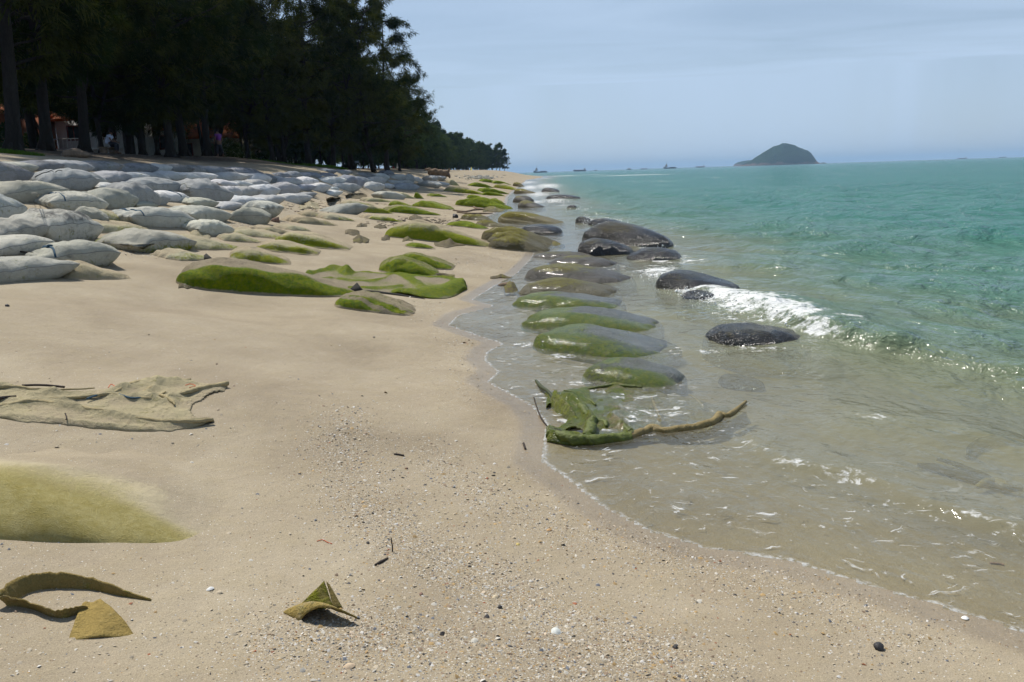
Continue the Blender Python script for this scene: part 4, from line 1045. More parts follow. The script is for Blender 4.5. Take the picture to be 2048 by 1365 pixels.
def fold(parent, pts, r, mat, lift=.02, name='rolled_fold', zmin=None):
    o = px_tube(name, pts, r, mat, None, None, lift, 60, 9, zmin); l = np.array(o.location)
    me = o.data; n = len(me.vertices); co = np.zeros(n*3, np.float32); me.vertices.foreach_get('co', co); co = co.reshape(-1, 3)
    co += ((fbm(co[:, 0]*14+co[:, 2]*9, co[:, 1]*14, 5, 2)-.5)*.9*np.mean(r))[:, None]*np.array((1, 1, .8)); me.vertices.foreach_set('co', co.ravel()); me.update()
    o.parent = parent; o.location = tuple(l-np.array(parent.location)); return o
for pts, r in [([(-90,828),(0,823),(70,813),(140,821),(220,835),(300,849),(370,854),(428,848)], [.024,.024,.022,.018,.018,.018,.020,.014]), ([(225,797),(262,779),(290,773),(335,773),(382,769)], [.014,.026,.030,.026,.016]), ([(352,798),(376,794),(410,784),(456,775)], [.010,.018,.026,.024]),
               ([(60,808),(150,805),(230,798),(300,807),(332,793)], [.008,.013,.014,.013,.010]), ([(278,802),(298,789),(320,778)], [.014,.024,.016]), ([(325,800),(345,812),(352,818)], [.018,.016,.006]), ([(-80,790),(20,782),(90,789),(190,786)], [.018,.016,.010,.006])]:
    fold(pile, pts, [q*.8 for q in r], MAT['tancloth'], .032)
def ribbon(name, bottom, hts, lean, thick=0.006, n=60, col=(.26,.21,.08), mat='geo', mask=(.15,.25,.1,0), parent=None, lift=-0.01):
    """band standing on its edge: bottom pixels on the sand, heights and sideways lean in metres"""
    P = hits(np.array([p[0] for p in bottom], float), np.array([p[1] for p in bottom], float))
    s_ = np.linspace(0, 1, len(bottom)); t = np.linspace(0, 1, n)
    P = catmull(P, n); P[:, 2] += lift
    H = np.interp(t, s_, hts)*(1+.22*(vnoise(t*70, t*0, 5)-.5)+.18*(vnoise(t*19, t*0, 6)-.5)); Lx = np.interp(t, s_, [l[0] for l in lean]); Ly = np.interp(t, s_, [l[1] for l in lean])
    m = 9
    v = np.linspace(0, 1, m)
    V = P[:, None]+np.stack([Lx[:, None]*v**1.6, Ly[:, None]*v**1.6, (H[:, None]-lift)*v+0*Lx[:, None]], -1)
    V[..., 2] += 0.004*(fbm(t[:, None]*9+0*v, v*3+0*t[:, None], 3, 2)-.5)*v
    T = np.gradient(P, axis=0); N = np.stack([-T[:, 1], T[:, 0], 0*T[:, 0]], 1); N /= np.linalg.norm(N, axis=1)[:, None]+1e-9
    A = (V+N[:, None]*thick/2).reshape(-1, 3); B = (V-N[:, None]*thick/2).reshape(-1, 3)
    F = grid_faces(n, m); F2 = np.vstack([F, F[:, ::-1]+n*m])
    top = np.arange(n-1)*m+m-1
    F2 = np.vstack([F2, np.stack([top, top+m, top+m+n*m, top+n*m], 1)])
    for a in (0, (n-1)*m):
        k_ = np.arange(m-1)+a; F2 = np.vstack([F2, np.stack([k_, k_+1, k_+1+n*m, k_+n*m], 1)])
    Vv = np.vstack([A, B]); loc = P.mean(0) if parent is None else np.array(parent.location)
    me = mesh_from(name, Vv-loc, F2)
    nn = fbm(Vv[:, 0]*12, Vv[:, 1]*12+Vv[:, 2]*9, 9, 3)
    mk = np.stack([mask[0]*2*nn, mask[1]*2*nn, mask[2]*2*nn, np.full(len(Vv), mask[3])], 1)
    # sand sticks to the foot
    mk[:, 1] = np.maximum(mk[:, 1], np.tile(np.tile(sstep(.35, 0, v), n), 2)*.9)
    add_attr(me, 'mask', mk)
    o = link(name, me, MAT[mat], parent, tuple(loc) if parent is None else None); o.color = tuple(col)+(1,)
    return o
strap = ribbon('torn_fabric_loop', [(302,1202),(240,1192),(180,1180),(110,1178),(66,1184),(40,1198),(17,1212),(40,1213),(72,1220),(100,1232),(128,1236),(150,1230),(172,1226)],
    [.006,.028,.050,.060,.064,.062,.050,.045,.034,.034,.036,.034,.026],
    [(0,.0),(-.00,.004),(-.004,.012),(-.012,.018),(-.02,.012),(-.03,0),(-.02,-.02),(0,-.02),(.0,-.015),(0,-.012),(.0,-.012),(.004,-.008),(.01,.0)], n=110, col=(.27,.20,.07))
tag(strap, 'curled loop of torn olive brown strap standing on the sand at bottom left', 'torn fabric', FAB)
def patch(name, corners, nu, nv, bend, col, mask, parent=None, label=None, mat='geo', thick=.006):
    """curved flap from four (px, py, height) corners: left-back, right-back, right-front, left-front"""
    c = [hits(np.array([float(q[0])]), np.array([float(q[1])]))[0]+np.array((0, 0, q[2])) for q in corners]
    u = np.linspace(0, 1, nu)[:, None, None]; v = np.linspace(0, 1, nv)[None, :, None]
    P = (c[0]*(1-u)+c[1]*u)*(1-v)+(c[3]*(1-u)+c[2]*u)*v
    P[..., 2] += (bend(u, v)[..., 0])+.006*(fbm(u[..., 0]*6+0*v[..., 0], v[..., 0]*6+0*u[..., 0], 4, 3)-.5)
    V = P.reshape(-1, 3); F = grid_faces(nu, nv)
    if np.cross(V[F[0][1]]-V[F[0][0]], V[F[0][2]]-V[F[0][0]])[2] < 0: F = F[:, ::-1]
    V2 = np.vstack([V, V-np.array((0, 0, thick))]); F2 = [F, F[:, ::-1]+len(V)]
    ec = {(a, b) for f in F for a, b in ((f[0], f[1]), (f[1], f[2]), (f[2], f[3]), (f[3], f[0]))}
    F2.append(np.array([(b, a, a+len(V), b+len(V)) for a, b in ec if (b, a) not in ec]))
    loc = V.mean(0) if parent is None else np.array(parent.location)
    me = mesh_from(name, V2-loc, np.vstack(F2))
    nn = fbm(V2[:, 0]*10, V2[:, 1]*10, 8, 3); add_attr(me, 'mask', np.stack([mask[0]*2*nn, mask[1]*2*nn, mask[2]*2*nn, np.full(len(V2), mask[3])], 1))
    o = link(name, me, MAT[mat], parent, tuple(loc) if parent is None else None); o.color = tuple(col)+(1,)
    if label: tag(o, label, 'torn fabric', FAB)
    return o
patch('strap_end_flap', [(166,1216,.018),(204,1216,.032),(272,1272,.022),(136,1281,.002)], 26, 18, lambda u, v: .012*np.sin(PI*v*1.3)*u-.016*u**4*sstep(.7, 1, v)+.004*np.sin(9*u+4*v), (.36,.26,.085), (.05,.16,.05,0), strap)
flap = patch('torn_fabric_flap', [(566,1226,.004),(640,1214,.012),(716,1249,.030),(600,1243,.004)], 34, 14, lambda u, v: .055*np.sin(PI*u**.8)*np.sin(PI*(v*.55+.05))**.8, (.34,.25,.08), (.08,.35,.1,0), None,
    'small folded olive brown scrap of fabric poking from the sand, bottom centre left')
patch('raised_corner', [(596,1214,.0),(652,1203,.088),(668,1218,.0),(600,1222,.0)], 18, 12, lambda u, v: .0*u+.0*v, (.24,.20,.06), (.35,.2,.2,0), flap)
patch('raised_corner', [(656,1202,.084),(662,1202,.070),(686,1217,.002),(668,1219,.0)], 10, 8, lambda u, v: .0*u+.0*v, (.22,.17,.06), (.1,.1,.3,0), flap)

# collapsed green bag right of the big green one
coll, _ = sheet('collapsed_bag', 'collapsed flat green bag with sandy hollows beside the big green bag',
    [(608,553),(640,544),(676,536),(700,546),(730,545),(790,550),(850,554),(900,558),(934,570)],
    [(622,558),(650,574),(690,587),(740,584),(790,588),(830,594),(870,598),(905,596),(935,580)],
    [([(612,553),(650,541),(680,538),(694,548)], 7, .12), ([(690,548),(715,545),(760,548),(840,555),(905,560)], 5, .06), ([(700,580),(760,580),(800,576)], 5, .06), ([(680,562),(730,566),(770,560),(780,552)], 4, .04),
     ([(800,553),(830,568),(845,580)], 6, .07), ([(800,590),(850,592),(890,588),(920,578),(932,572)], 9, .13), ([(850,585),(900,575),(925,565)], 9, .08), ([(630,562),(660,560)], 5, .05)],
    150, 44, (.33,.31,.13), 'geo_green', const_mask(.95, .85, .0, .05, 3, 1.1), lift=.015, wob=.02, rk=.62)
coll['category'] = 'sandbag'
part_cord(coll, [(695,585),(740,585),(800,592),(850,599)], [.02,.03,.028,.008], MAT['seam_dark'], 'dark_torn_edge', .0)
# torn green bag in the swash
def swash_mask(px, py, h):
    n = fbm(px/40, py/18, 90, 3); left = sstep(1360, 1180, px)
    return np.stack([(0.22+.62*left)*(0.4+n)*sstep(-.01, .035, h), np.clip(.6*sstep(.05, .0, h)*(n+.2), 0, 1), .15*n, np.full(px.shape, .75)], -1)
torn, _ = sheet('torn_green_bag', 'torn open mossy bag spread in the shallow swash with a rolled rim',
    [(1090,792),(1130,790),(1170,788),(1230,786),(1290,790),(1340,796),(1390,806),(1440,815),(1495,835)],
    [(1095,884),(1130,893),(1180,895),(1240,893),(1300,888),(1360,885),(1410,878),(1450,864),(1500,845)],
    [([(1095,870),(1110,884),(1160,891),(1220,890),(1262,888)], 6, .13), ([(1262,885),(1290,878),(1305,876),(1320,880),(1370,880),(1420,874),(1440,860),(1455,862),(1490,843)], 5, .10),
     ([(1132,802),(1160,820),(1175,838),(1182,865),(1178,885)], 6, .13), ([(1180,850),(1205,855),(1207,862)], 6, .09), ([(1222,846),(1240,860),(1262,876)], 6, .11), ([(1165,790),(1230,788),(1280,794)], 5, .05),
     ([(1130,792),(1160,800),(1190,820)], 5, .07), ([(1285,795),(1300,825),(1322,860)], 6, .05), ([(1380,800),(1402,820),(1406,832)], 6, .055), ([(1240,865),(1290,845),(1320,860)], 6, .05), ([(1430,858),(1443,852),(1446,868)], 5, .07)],
    170, 56, (.25,.20,.075), 'geo_green', swash_mask, lift=.03, holes=(((1110,838), 26, 24), ((1148,872), 18, 8)), wob=.035, rk=.42, zmin=.0)
torn['category'] = 'sandbag'
o = ribbon('green_side_flap', [(1098,812),(1112,826),(1128,838),(1142,846)], [.13,.12,.10,.03], [(.05,.03)]*4, n=24, col=(.2,.2,.06), mat='geo_green', mask=(.55,.1,.05,.4), parent=torn, lift=-.03)
part_cord(torn, [(1072,770,.02),(1082,782,.02),(1098,796,.03),(1108,812,.03)], [.012,.018,.014,.010], MAT['wrung'], 'wrung_neck', .02)
part_cord(torn, [(1068,798),(1072,812),(1082,838),(1100,862),(1112,872)], [.006,.004,.007,.004,.006], MAT['twig'], 'frayed_cord', .01)
part_cord(torn, [(1098,876),(1106,868),(1122,872),(1142,884)], [.012,.026,.026,.012], MAT['seam_dark'], 'dark_mouth', .015)
for pts, r, m in [([(1100,878),(1130,889),(1180,893),(1240,891),(1264,889)], [.030,.040,.042,.038,.030], 'greencloth'), ([(1260,888),(1288,881),(1304,877),(1330,883),(1390,881),(1425,874),(1440,862),(1458,863),(1490,843)], [.026,.030,.040,.028,.030,.028,.036,.024,.012], 'browncloth'),
                  ([(1136,804),(1160,822),(1176,840),(1183,862),(1176,886)], [.014,.030,.038,.042,.040], 'greencloth'), ([(1222,846),(1240,860),(1262,878)], [.020,.032,.026], 'greencloth'), ([(1180,853),(1206,857),(1214,866)], [.03,.034,.018], 'greencloth'),
                  ([(1128,792),(1160,800),(1192,822)], [.008,.016,.010], 'greencloth'), ([(1176,791),(1230,789),(1284,797)], [.010,.018,.012], 'greencloth'), ([(1300,800),(1312,828),(1324,858)], [.01,.018,.012], 'browncloth'), ([(1378,800),(1402,820),(1408,834)], [.008,.020,.012], 'browncloth'), ([(1424,877),(1446,868),(1470,852)], [.02,.026,.014], 'browncloth')]:
    fold(torn, pts, [q*(1.0 if len(pts) > 4 else .75) for q in r], MAT[m], .05, zmin=.004 if len(pts) > 4 or m == 'greencloth' else None)
# drowned torn cloth at the right edge
def rolled(label, pts, r, mat, lift):
    o = px_tube('drowned_torn_cloth', pts, r, MAT[mat], None, None, lift, 50, 9); tag(o, label, 'torn fabric', FAB); return o
d1 = rolled('dark rolled torn cloth lying under water at the right edge', [(1834,938),(1868,945),(1918,959),(1968,973),(2010,984)], [.012,.034,.038,.036,.02], 'seam_dark', .03)
fold(d1, [(1874,929),(1905,939),(1945,954),(1992,971)], [.010,.020,.020,.010], MAT['seam_dark'], .04); fold(d1, [(1955,986),(1985,979),(2012,988),(2044,992)], [.016,.034,.034,.014], MAT['browncloth'], .05)
rolled('dark curved cloth rim under water at the far right edge', [(1936,920),(1950,901),(1985,889),(2030,888),(2095,893)], [.02,.05,.055,.05,.03], 'seam_dark', .02)
# small scraps on the sand
def scrap(px, py, w, h, label, col=(.16,.13,.07), moss=.25, seed=0, name='torn_fabric_scrap'):
    r = np.random.default_rng(500+seed); ridges = []
    dd_ = np.hypot(*hit(px, py)[:2]); hh_ = .26*h*dd_/FPX
    for q in range(3):
        a = r.uniform(0, 1, 4); ridges.append(([(px-w/2+w*a[0], py-h*a[1]), (px, py-h*r.uniform(.2, .8)), (px-w/2+w*a[2], py-h*a[3])], max(2.0, h*.28), hh_))
    k = np.linspace(0, 1, 6)
    bk = [(px-w/2+w*t, py-h*(.55+.45*math.sin(PI*t))-r.uniform(0, .3)*h) for t in k]; fr = [(px-w/2+w*t, py+r.uniform(-.1, .15)*h) for t in k]
    o, _ = sheet(name, label, bk, fr, ridges, 26, 10, col, 'geo', const_mask(moss, .35, .5, .1, seed), lift=.012, wob=.3*hh_+.008, group=FAB)
    return o
# ------------------------------------------------------------------ shell chips and other small things on the sand
def shell_chips():
    r = np.random.default_rng(11); pts = []
    def sprinkle(n, pxs, pys):
        px = r.uniform(*pxs, n); py = r.uniform(*pys, n); return np.stack([px, py], 1)
    C = [np.stack([x, y], 1) for x, y in [(r.uniform(-40, 2090, 9000), 660+740*r.uniform(0, 1, 9000)**0.9)]]
    for P, w, amp in HASH_BANDS[:2]+HASH_BANDS[3:4]:
        Q = catmull(np.array(P, float), 200); n = int(17000*amp)
        i = r.integers(0, 200, n); c = Q[i]; s = (c[:, 1]-360)/700
        C.append(c+r.normal(0, 1, (n, 2))*np.stack([62*s, 34*s], 1))
    for P, w, amp in [HASH_BANDS[2], HASH_BANDS[4], HASH_BANDS[5], HASH_BANDS[6], HASH_BANDS[7], HASH_BANDS[8]]:
        Q = catmull(np.array(P, float), 60); n = 1600; i = r.integers(0, 60, n); C.append(Q[i]+r.normal(0, 1, (n, 2))*np.array((34, 11)))
    C = np.vstack(C); C = C[C[:, 1] > 385]
    g = hits(C[:, 0], C[:, 1]); d = shore_d(g[:, 0], g[:, 1])
    dist = np.hypot(g[:, 0], g[:, 1])
    ok = (d > 0.03) & (g[:, 2] > 0.0) & (dist < 30); 
    for o, c, L, Wm, H in BAG_INFO:
        if np.hypot(*c) < 30 and L > .3: ok &= np.hypot(g[:, 0]-c[0], g[:, 1]-c[1]) > 0.45*min(L, Wm)
    g = g[ok]; dist = dist[ok]; n = len(g)
    sz = np.clip(np.exp(r.normal(-5.75, 0.52, n)), .0017, .014)*np.clip(0.8+dist/9, 1, 2.6)
    # irregular little plates: a bent hexagon fan with a raised middle
    th = np.linspace(0, 2*PI, 5, endpoint=False)
    ang_ = r.uniform(0, 2*PI, n); asp = r.uniform(.45, 1, n); tilt = r.normal(0, .35, (n, 2))
    rr = r.uniform(.6, 1.1, (n, 5))
    lx = rr*np.cos(th)*1.0; ly = rr*np.sin(th)*asp[:, None]
    ca, sa = np.cos(ang_)[:, None], np.sin(ang_)[:, None]
    X = (lx*ca-ly*sa)*sz[:, None]; Yy = (lx*sa+ly*ca)*sz[:, None]; Zz = (X*tilt[:, :1]+Yy*tilt[:, 1:])
    V = np.zeros((n, 6, 3)); V[:, :5, 0] = X; V[:, :5, 1] = Yy; V[:, :5, 2] = Zz-sz[:, None]*.08; V[:, 5, 2] = sz*.38
    V += g[:, None]; V[..., 2] += (sz*.12)[:, None]
    F = np.array([(0, 1, 5), (1, 2, 5), (2, 3, 5), (3, 4, 5), (4, 0, 5)])
    F = (F[None]+np.arange(n)[:, None, None]*6).reshape(-1, 3)
    pal = np.array([(.58,.54,.46),(.66,.63,.58),(.50,.42,.30),(.45,.30,.13),(.40,.34,.25),(.09,.085,.085),(.15,.16,.18),(.28,.20,.13),(.62,.50,.36),(.34,.12,.05)])
    pr = np.array([.16,.08,.24,.08,.24,.035,.045,.08,.04,.008]); ci = r.choice(len(pal), n, p=pr/pr.sum())
    col = pal[ci]*r.uniform(.65, .98, (n, 1))
    me = mesh_from('shell_chips', V.reshape(-1, 3), F, smooth=False); add_attr(me, 'col', np.repeat(col, 6, 0))
    o = link('shell_chips', me, MAT['shell']); tag(o, 'countless broken shell chips and coarse grains strewn on the sand', None, kind='stuff')
shell_chips()

def vc_obj(name, mb, col, label, cat, group=None, loc=None):
    o = mb.build(name, MAT['shell'], None, loc); me = o.data
    r = np.random.default_rng(len(bpy.data.objects)); n = len(me.vertices)
    add_attr(me, 'col', np.clip(np.array(col)*r.uniform(.85, 1.1, (n, 1)), 0, .85)); tag(o, label, cat, group); return o
def shell(px, py, size, col, label, flat=.45):
    p = hits(np.array([float(px)]), np.array([float(py)]))[0]; r = np.random.default_rng(int(px*7+py))
    mb = MB(); nr, na = 7, 18
    th = np.linspace(0, 2*PI, na, endpoint=False); V = []
    for i in range(nr):
        q = i/(nr-1); rad_ = size*q*(1+.12*np.cos(th)+.04*np.sin(th*9)*q)
        V.append(np.stack([rad_*np.cos(th), rad_*np.sin(th)*.78, np.full(na, size*flat*(1-q**2))+size*.03*np.sin(th*9)*q], 1))
    V = np.vstack(V); F = []
    for i in range(nr-1):
        for j in range(na): F.append((i*na+j, (i+1)*na+j, (i+1)*na+(j+1) % na, i*na+(j+1) % na))
    a = r.uniform(0, 6); R = np.array([(math.cos(a), -math.sin(a), 0), (math.sin(a), math.cos(a), 0), (.15, .1, 1)])
    V = V@R.T+p+np.array((0, 0, .002)); mb.add(V, F)
    return vc_obj('seashell', mb, col, label, 'shell', 'larger seashells on the near sand', p)
shell(421,1179,.018,(.66,.65,.62),'round white seashell between the strap loop and the fabric scrap')
shell(437,1187,.014,(.52,.43,.30),'small tan ringed shell right beside the round white one')
shell(1112,1266,.024,(.62,.63,.58),'large pale shell on the coarse shell sand, bottom centre')
shell(1930,1237,.018,(.80,.79,.76),'bright white shell alone on wet sand at bottom right')
shell(1099,1061,.016,(.50,.30,.13),'orange brown shell half on the sand near the centre')
shell(948,1284,.016,(.5,.47,.4),'pale shell chip left of the large pale shell',.3)
shell(990,1196,.015,(.55,.45,.30),'cream coloured shell on the shell hash ridge')
shell(696,1335,.020,(.55,.42,.28),'tan shell at the bottom edge left of centre')
shell(384,926,.012,(.6,.57,.5),'pale small shell on the buried foreground bag')
shell(1036,1090,.012,(.55,.42,.14),'small yellow shell right of the shell ridge')
def pebble(px, py, size, mat, label, cat='pebble', flat=.6, name='pebble', nz=.35, lift=0):
    p = hits(np.array([float(px)]), np.array([float(py)]))[0]; r = np.random.default_rng(int(px*3+py))
    nr, na = 8, 12; V = []
    for i in range(nr):
        ph = PI*i/(nr-1)
        for j in range(na):
            t = 2*PI*j/na; u = np.array((math.sin(ph)*math.cos(t), math.sin(ph)*math.sin(t), math.cos(ph)))
            k = 1+nz*(float(vnoise(u[0]*1.7+9, u[1]*1.7+u[2]*2.3+px, 3))-.5)*2
            V.append(u*k*size*np.array((1, .75, flat)))
    F = [(i*na+j, (i+1)*na+j, (i+1)*na+(j+1) % na, i*na+(j+1) % na) for i in range(nr-1) for j in range(na)]
    a = r.uniform(0, 6); R = np.array([(math.cos(a), -math.sin(a), 0), (math.sin(a), math.cos(a), 0), (0, 0, 1)])
    mb = MB(); mb.add(np.array(V)@R.T+p+np.array((0, 0, size*flat*.55+lift)), F)
    o = mb.build(name, mat, None, p); tag(o, label, cat, 'pebbles on the near sand' if cat == 'pebble' else None); return o
pebble(1757,1298,.022,MAT['stone'],'dark rough stone on the sand at bottom right')
pebble(1351,1296,.012,MAT['stone'],'small black pebble on the sand at bottom centre right')
pebble(813,938,.010,MAT['brickstone'],'small olive brown pebble above the shell ridge')
pebble(1470,1192,.008,MAT['stone'],'tiny dark pebble near the wet sand edge')
pebble(15,613,.022,MAT['stone'],'black pebble alone on the smooth sand at the left edge')
pebble(885,1270,.011,MAT['stone'],'dark grey pebble left of the large pale shell')
pebble(1000,1216,.012,MAT['stone'],'blue grey pebble on the shell hash near the bottom')
pebble(842,1190,.009,MAT['brickstone'],'dark brown pebble in the shell hash below the fabric scrap level')
pebble(736,1087,.009,MAT['stone'],'dark pebble at the left rim of the shell ridge')
def cordthing(name, pts, r, mat, label, cat, lift=.004, group=None):
    o = px_tube(name, pts, r, mat, None, None, lift, 24, 6); tag(o, label, cat, group); return o
cordthing('twig', [(785,1106),(785.5,1104,.025),(784,1103,.048),(785,1102,.062)], [.0035,.003,.003,.002], MAT['twig'], 'thin twig standing upright in the shell ridge', 'twig')
cordthing('twig', [(1047,888),(1050,897),(1051,900)], .008, MAT['twig'], 'short dark twig left of the torn green bag', 'twig')
cordthing('twig', [(788,910),(798,911),(808,913)], .007, MAT['twig'], 'dark greenish twig on the sand above the shell ridge', 'twig')
cordthing('twig', [(750,1132),(762,1126),(776,1118)], [.004,.008,.004], MAT['twig'], 'green grey weed twig at the foot of the shell ridge', 'twig')
cordthing('thread', [(634,1084),(645,1081),(655,1086),(664,1089)], .0018, MAT['redthread'], 'orange thread scrap left of the shell ridge', 'thread', .003)
cordthing('thread', [(140,1226),(155,1224),(166,1220)], .0018, MAT['redthread'], 'red thread beside the curled strap loop', 'thread', .003)
cordthing('twig', [(150,945),(190,940),(215,948)], .0015, MAT['twig'], 'fine dry grass stem on the buried foreground bag', 'twig', .06)
cordthing('twig', [(255,970),(285,972),(310,980)], .0015, MAT['twig'], 'second fine dry stem on the buried foreground bag', 'twig', .05)
cordthing('twig', [(1980,1128),(2000,1130),(2008,1132)], .006, MAT['brickstone'], 'reddish brown stick piece on the wet sand at right', 'twig')
cordthing('twig', [(16,507),(50,512),(96,516)], .012, MAT['twig'], 'dark stick lying in the gravel pocket at the left edge', 'twig', .05)
cordthing('cord', [(36,399),(52,407),(74,419)], .006, MAT['rope_pale'], 'thin white cord hanging between the leftmost wall bags', 'cord', .25)
# bricks and debris near the wall toe
def wedge(px, py, s, mat, label, cat, h=.5, name='brick_lump', yaw=.3):
    p = hit(px, py); mb = MB()
    V = np.array([(-1, -.5, 0), (1, -.5, 0), (1, .5, 0), (-1, .5, 0), (-.35, -.3, h), (.9, -.4, h*1.25), (.85, .4, h*1.1), (-.3, .35, h*.9)])*s
    R = np.array([(math.cos(yaw), -math.sin(yaw), 0), (math.sin(yaw), math.cos(yaw), 0), (0, 0, 1)])
    mb.add(V@R.T+p-np.array((0, 0, .02)), [(0,3,2,1),(4,5,6,7),(0,1,5,4),(1,2,6,5),(2,3,7,6),(3,0,4,7)])
    o = mb.build(name, mat, None, p, smooth=False); tag(o, label, cat); return o
wedge(549,444,.12,MAT['brickstone'],'red brown brick lump right of the wall toe','brick',.9)
wedge(474,462,.13,MAT['brickstone'],'flat brown brick lump between wall bags and cream bags','brick',.45)
pebble(910,436,.14,MAT['stone'],'dark rough rock beside the olive bag on the sand','rock',.7,'rock')
wedge(1010,570,.16,MAT['wood'],'brown driftwood chip at the swash edge','driftwood',.35,'driftwood_chip',.1)
SCR = [(722,455,20,6,'first small dark scrap left of the long yellow topped bag'),(760,457,26,6,'flat dark scrap touching the left end of the long yellow topped bag'),(705,470,26,9,'leafy dark scrap on open sand'),(722,487,34,12,'folded olive scrap on open sand below the leafy one'),
 (772,481,16,7,'tiny scrap under the long yellow topped bag'),(815,483,22,7,'green scrap under the long yellow topped bag'),(900,494,60,12,'dark torn skirt hanging below the long yellow topped bag'),(880,553,60,5,'dark strip beside the front green bag'),
 (1022,590,28,20,'brown curled scrap leaning on the speckled olive bag'),(1020,474,40,8,'brown scrap lying on the brownish flat bag'),(1090,466,24,10,'dark upright tatter on the olive trio'),(1110,498,40,12,'dark flap end at the right of the olive trio'),
 (990,424,50,9,'driftwood coloured tatter below the thick long green bag'),(620,418,40,14,'pale crumpled scrap near the shell litter'),(712,398,44,9,'dark scrap line right of the shell litter'),(668,404,30,7,'brown scrap in the shell litter'),
 (400,476,40,16,'crumpled tan scrap at the wall toe left of the wrinkled bag'),(415,542,30,8,'dark curl left of the big green bag'),(372,577,30,16,'brown curled end at the left tip of the big green bag'),(830,440,24,8,'dark sliver in the brown litter'),
 (250,478,50,8,'tan fabric lip beside the gravel pocket'),(1002,558,44,6,'dark brown strip at the swash edge'),(1440,636,26,5,'black flap before the foam'),(1180,595,80,4,'thin dark tail behind the speckled olive bag')]
for i, (a, b, w, h, lab) in enumerate(SCR): scrap(a, b, w, h, lab, (.13,.105,.06) if 'tan' not in lab and 'pale' not in lab else (.36,.31,.2), .3 if 'green' in lab or 'olive' in lab else .1, i)
# brown litter sticks between the green bags
r_ = np.random.default_rng(77)
mb = MB()
for q in range(420):
    px = r_.normal(845, 45); py = r_.normal(445, 5); 
    if q > 260: px = r_.normal(650, 55); py = r_.normal(414, 9)
    p = hits(np.array([px]), np.array([py]))[0]; a = r_.uniform(0, PI); l = r_.uniform(.03, .11); d3 = np.array((math.cos(a), math.sin(a)*1.0, r_.normal(0, .12)))*l
    mb.tube(np.array([p-d3+(0, 0, .012), p+d3+(0, 0, .018)]), r_.uniform(.004, .011), 4)
tag(mb.build('beach_litter', MAT['twig']), 'brown sticks and husks washed up between the bags', None, kind='stuff')
for i, pts in enumerate([[(906,422),(930,425),(950,421),(978,421)],[(914,426),(945,429),(985,428)],[(945,413),(955,419),(978,421)]]):
    cordthing('driftwood_stick', pts, [.03,.05,.045,.02], MAT['wood'], ['long driftwood stick below the thick long green bag','lower driftwood stick below the thick long green bag','forked pale driftwood stick below the thick long green bag'][i], 'driftwood', .03, 'driftwood sticks')
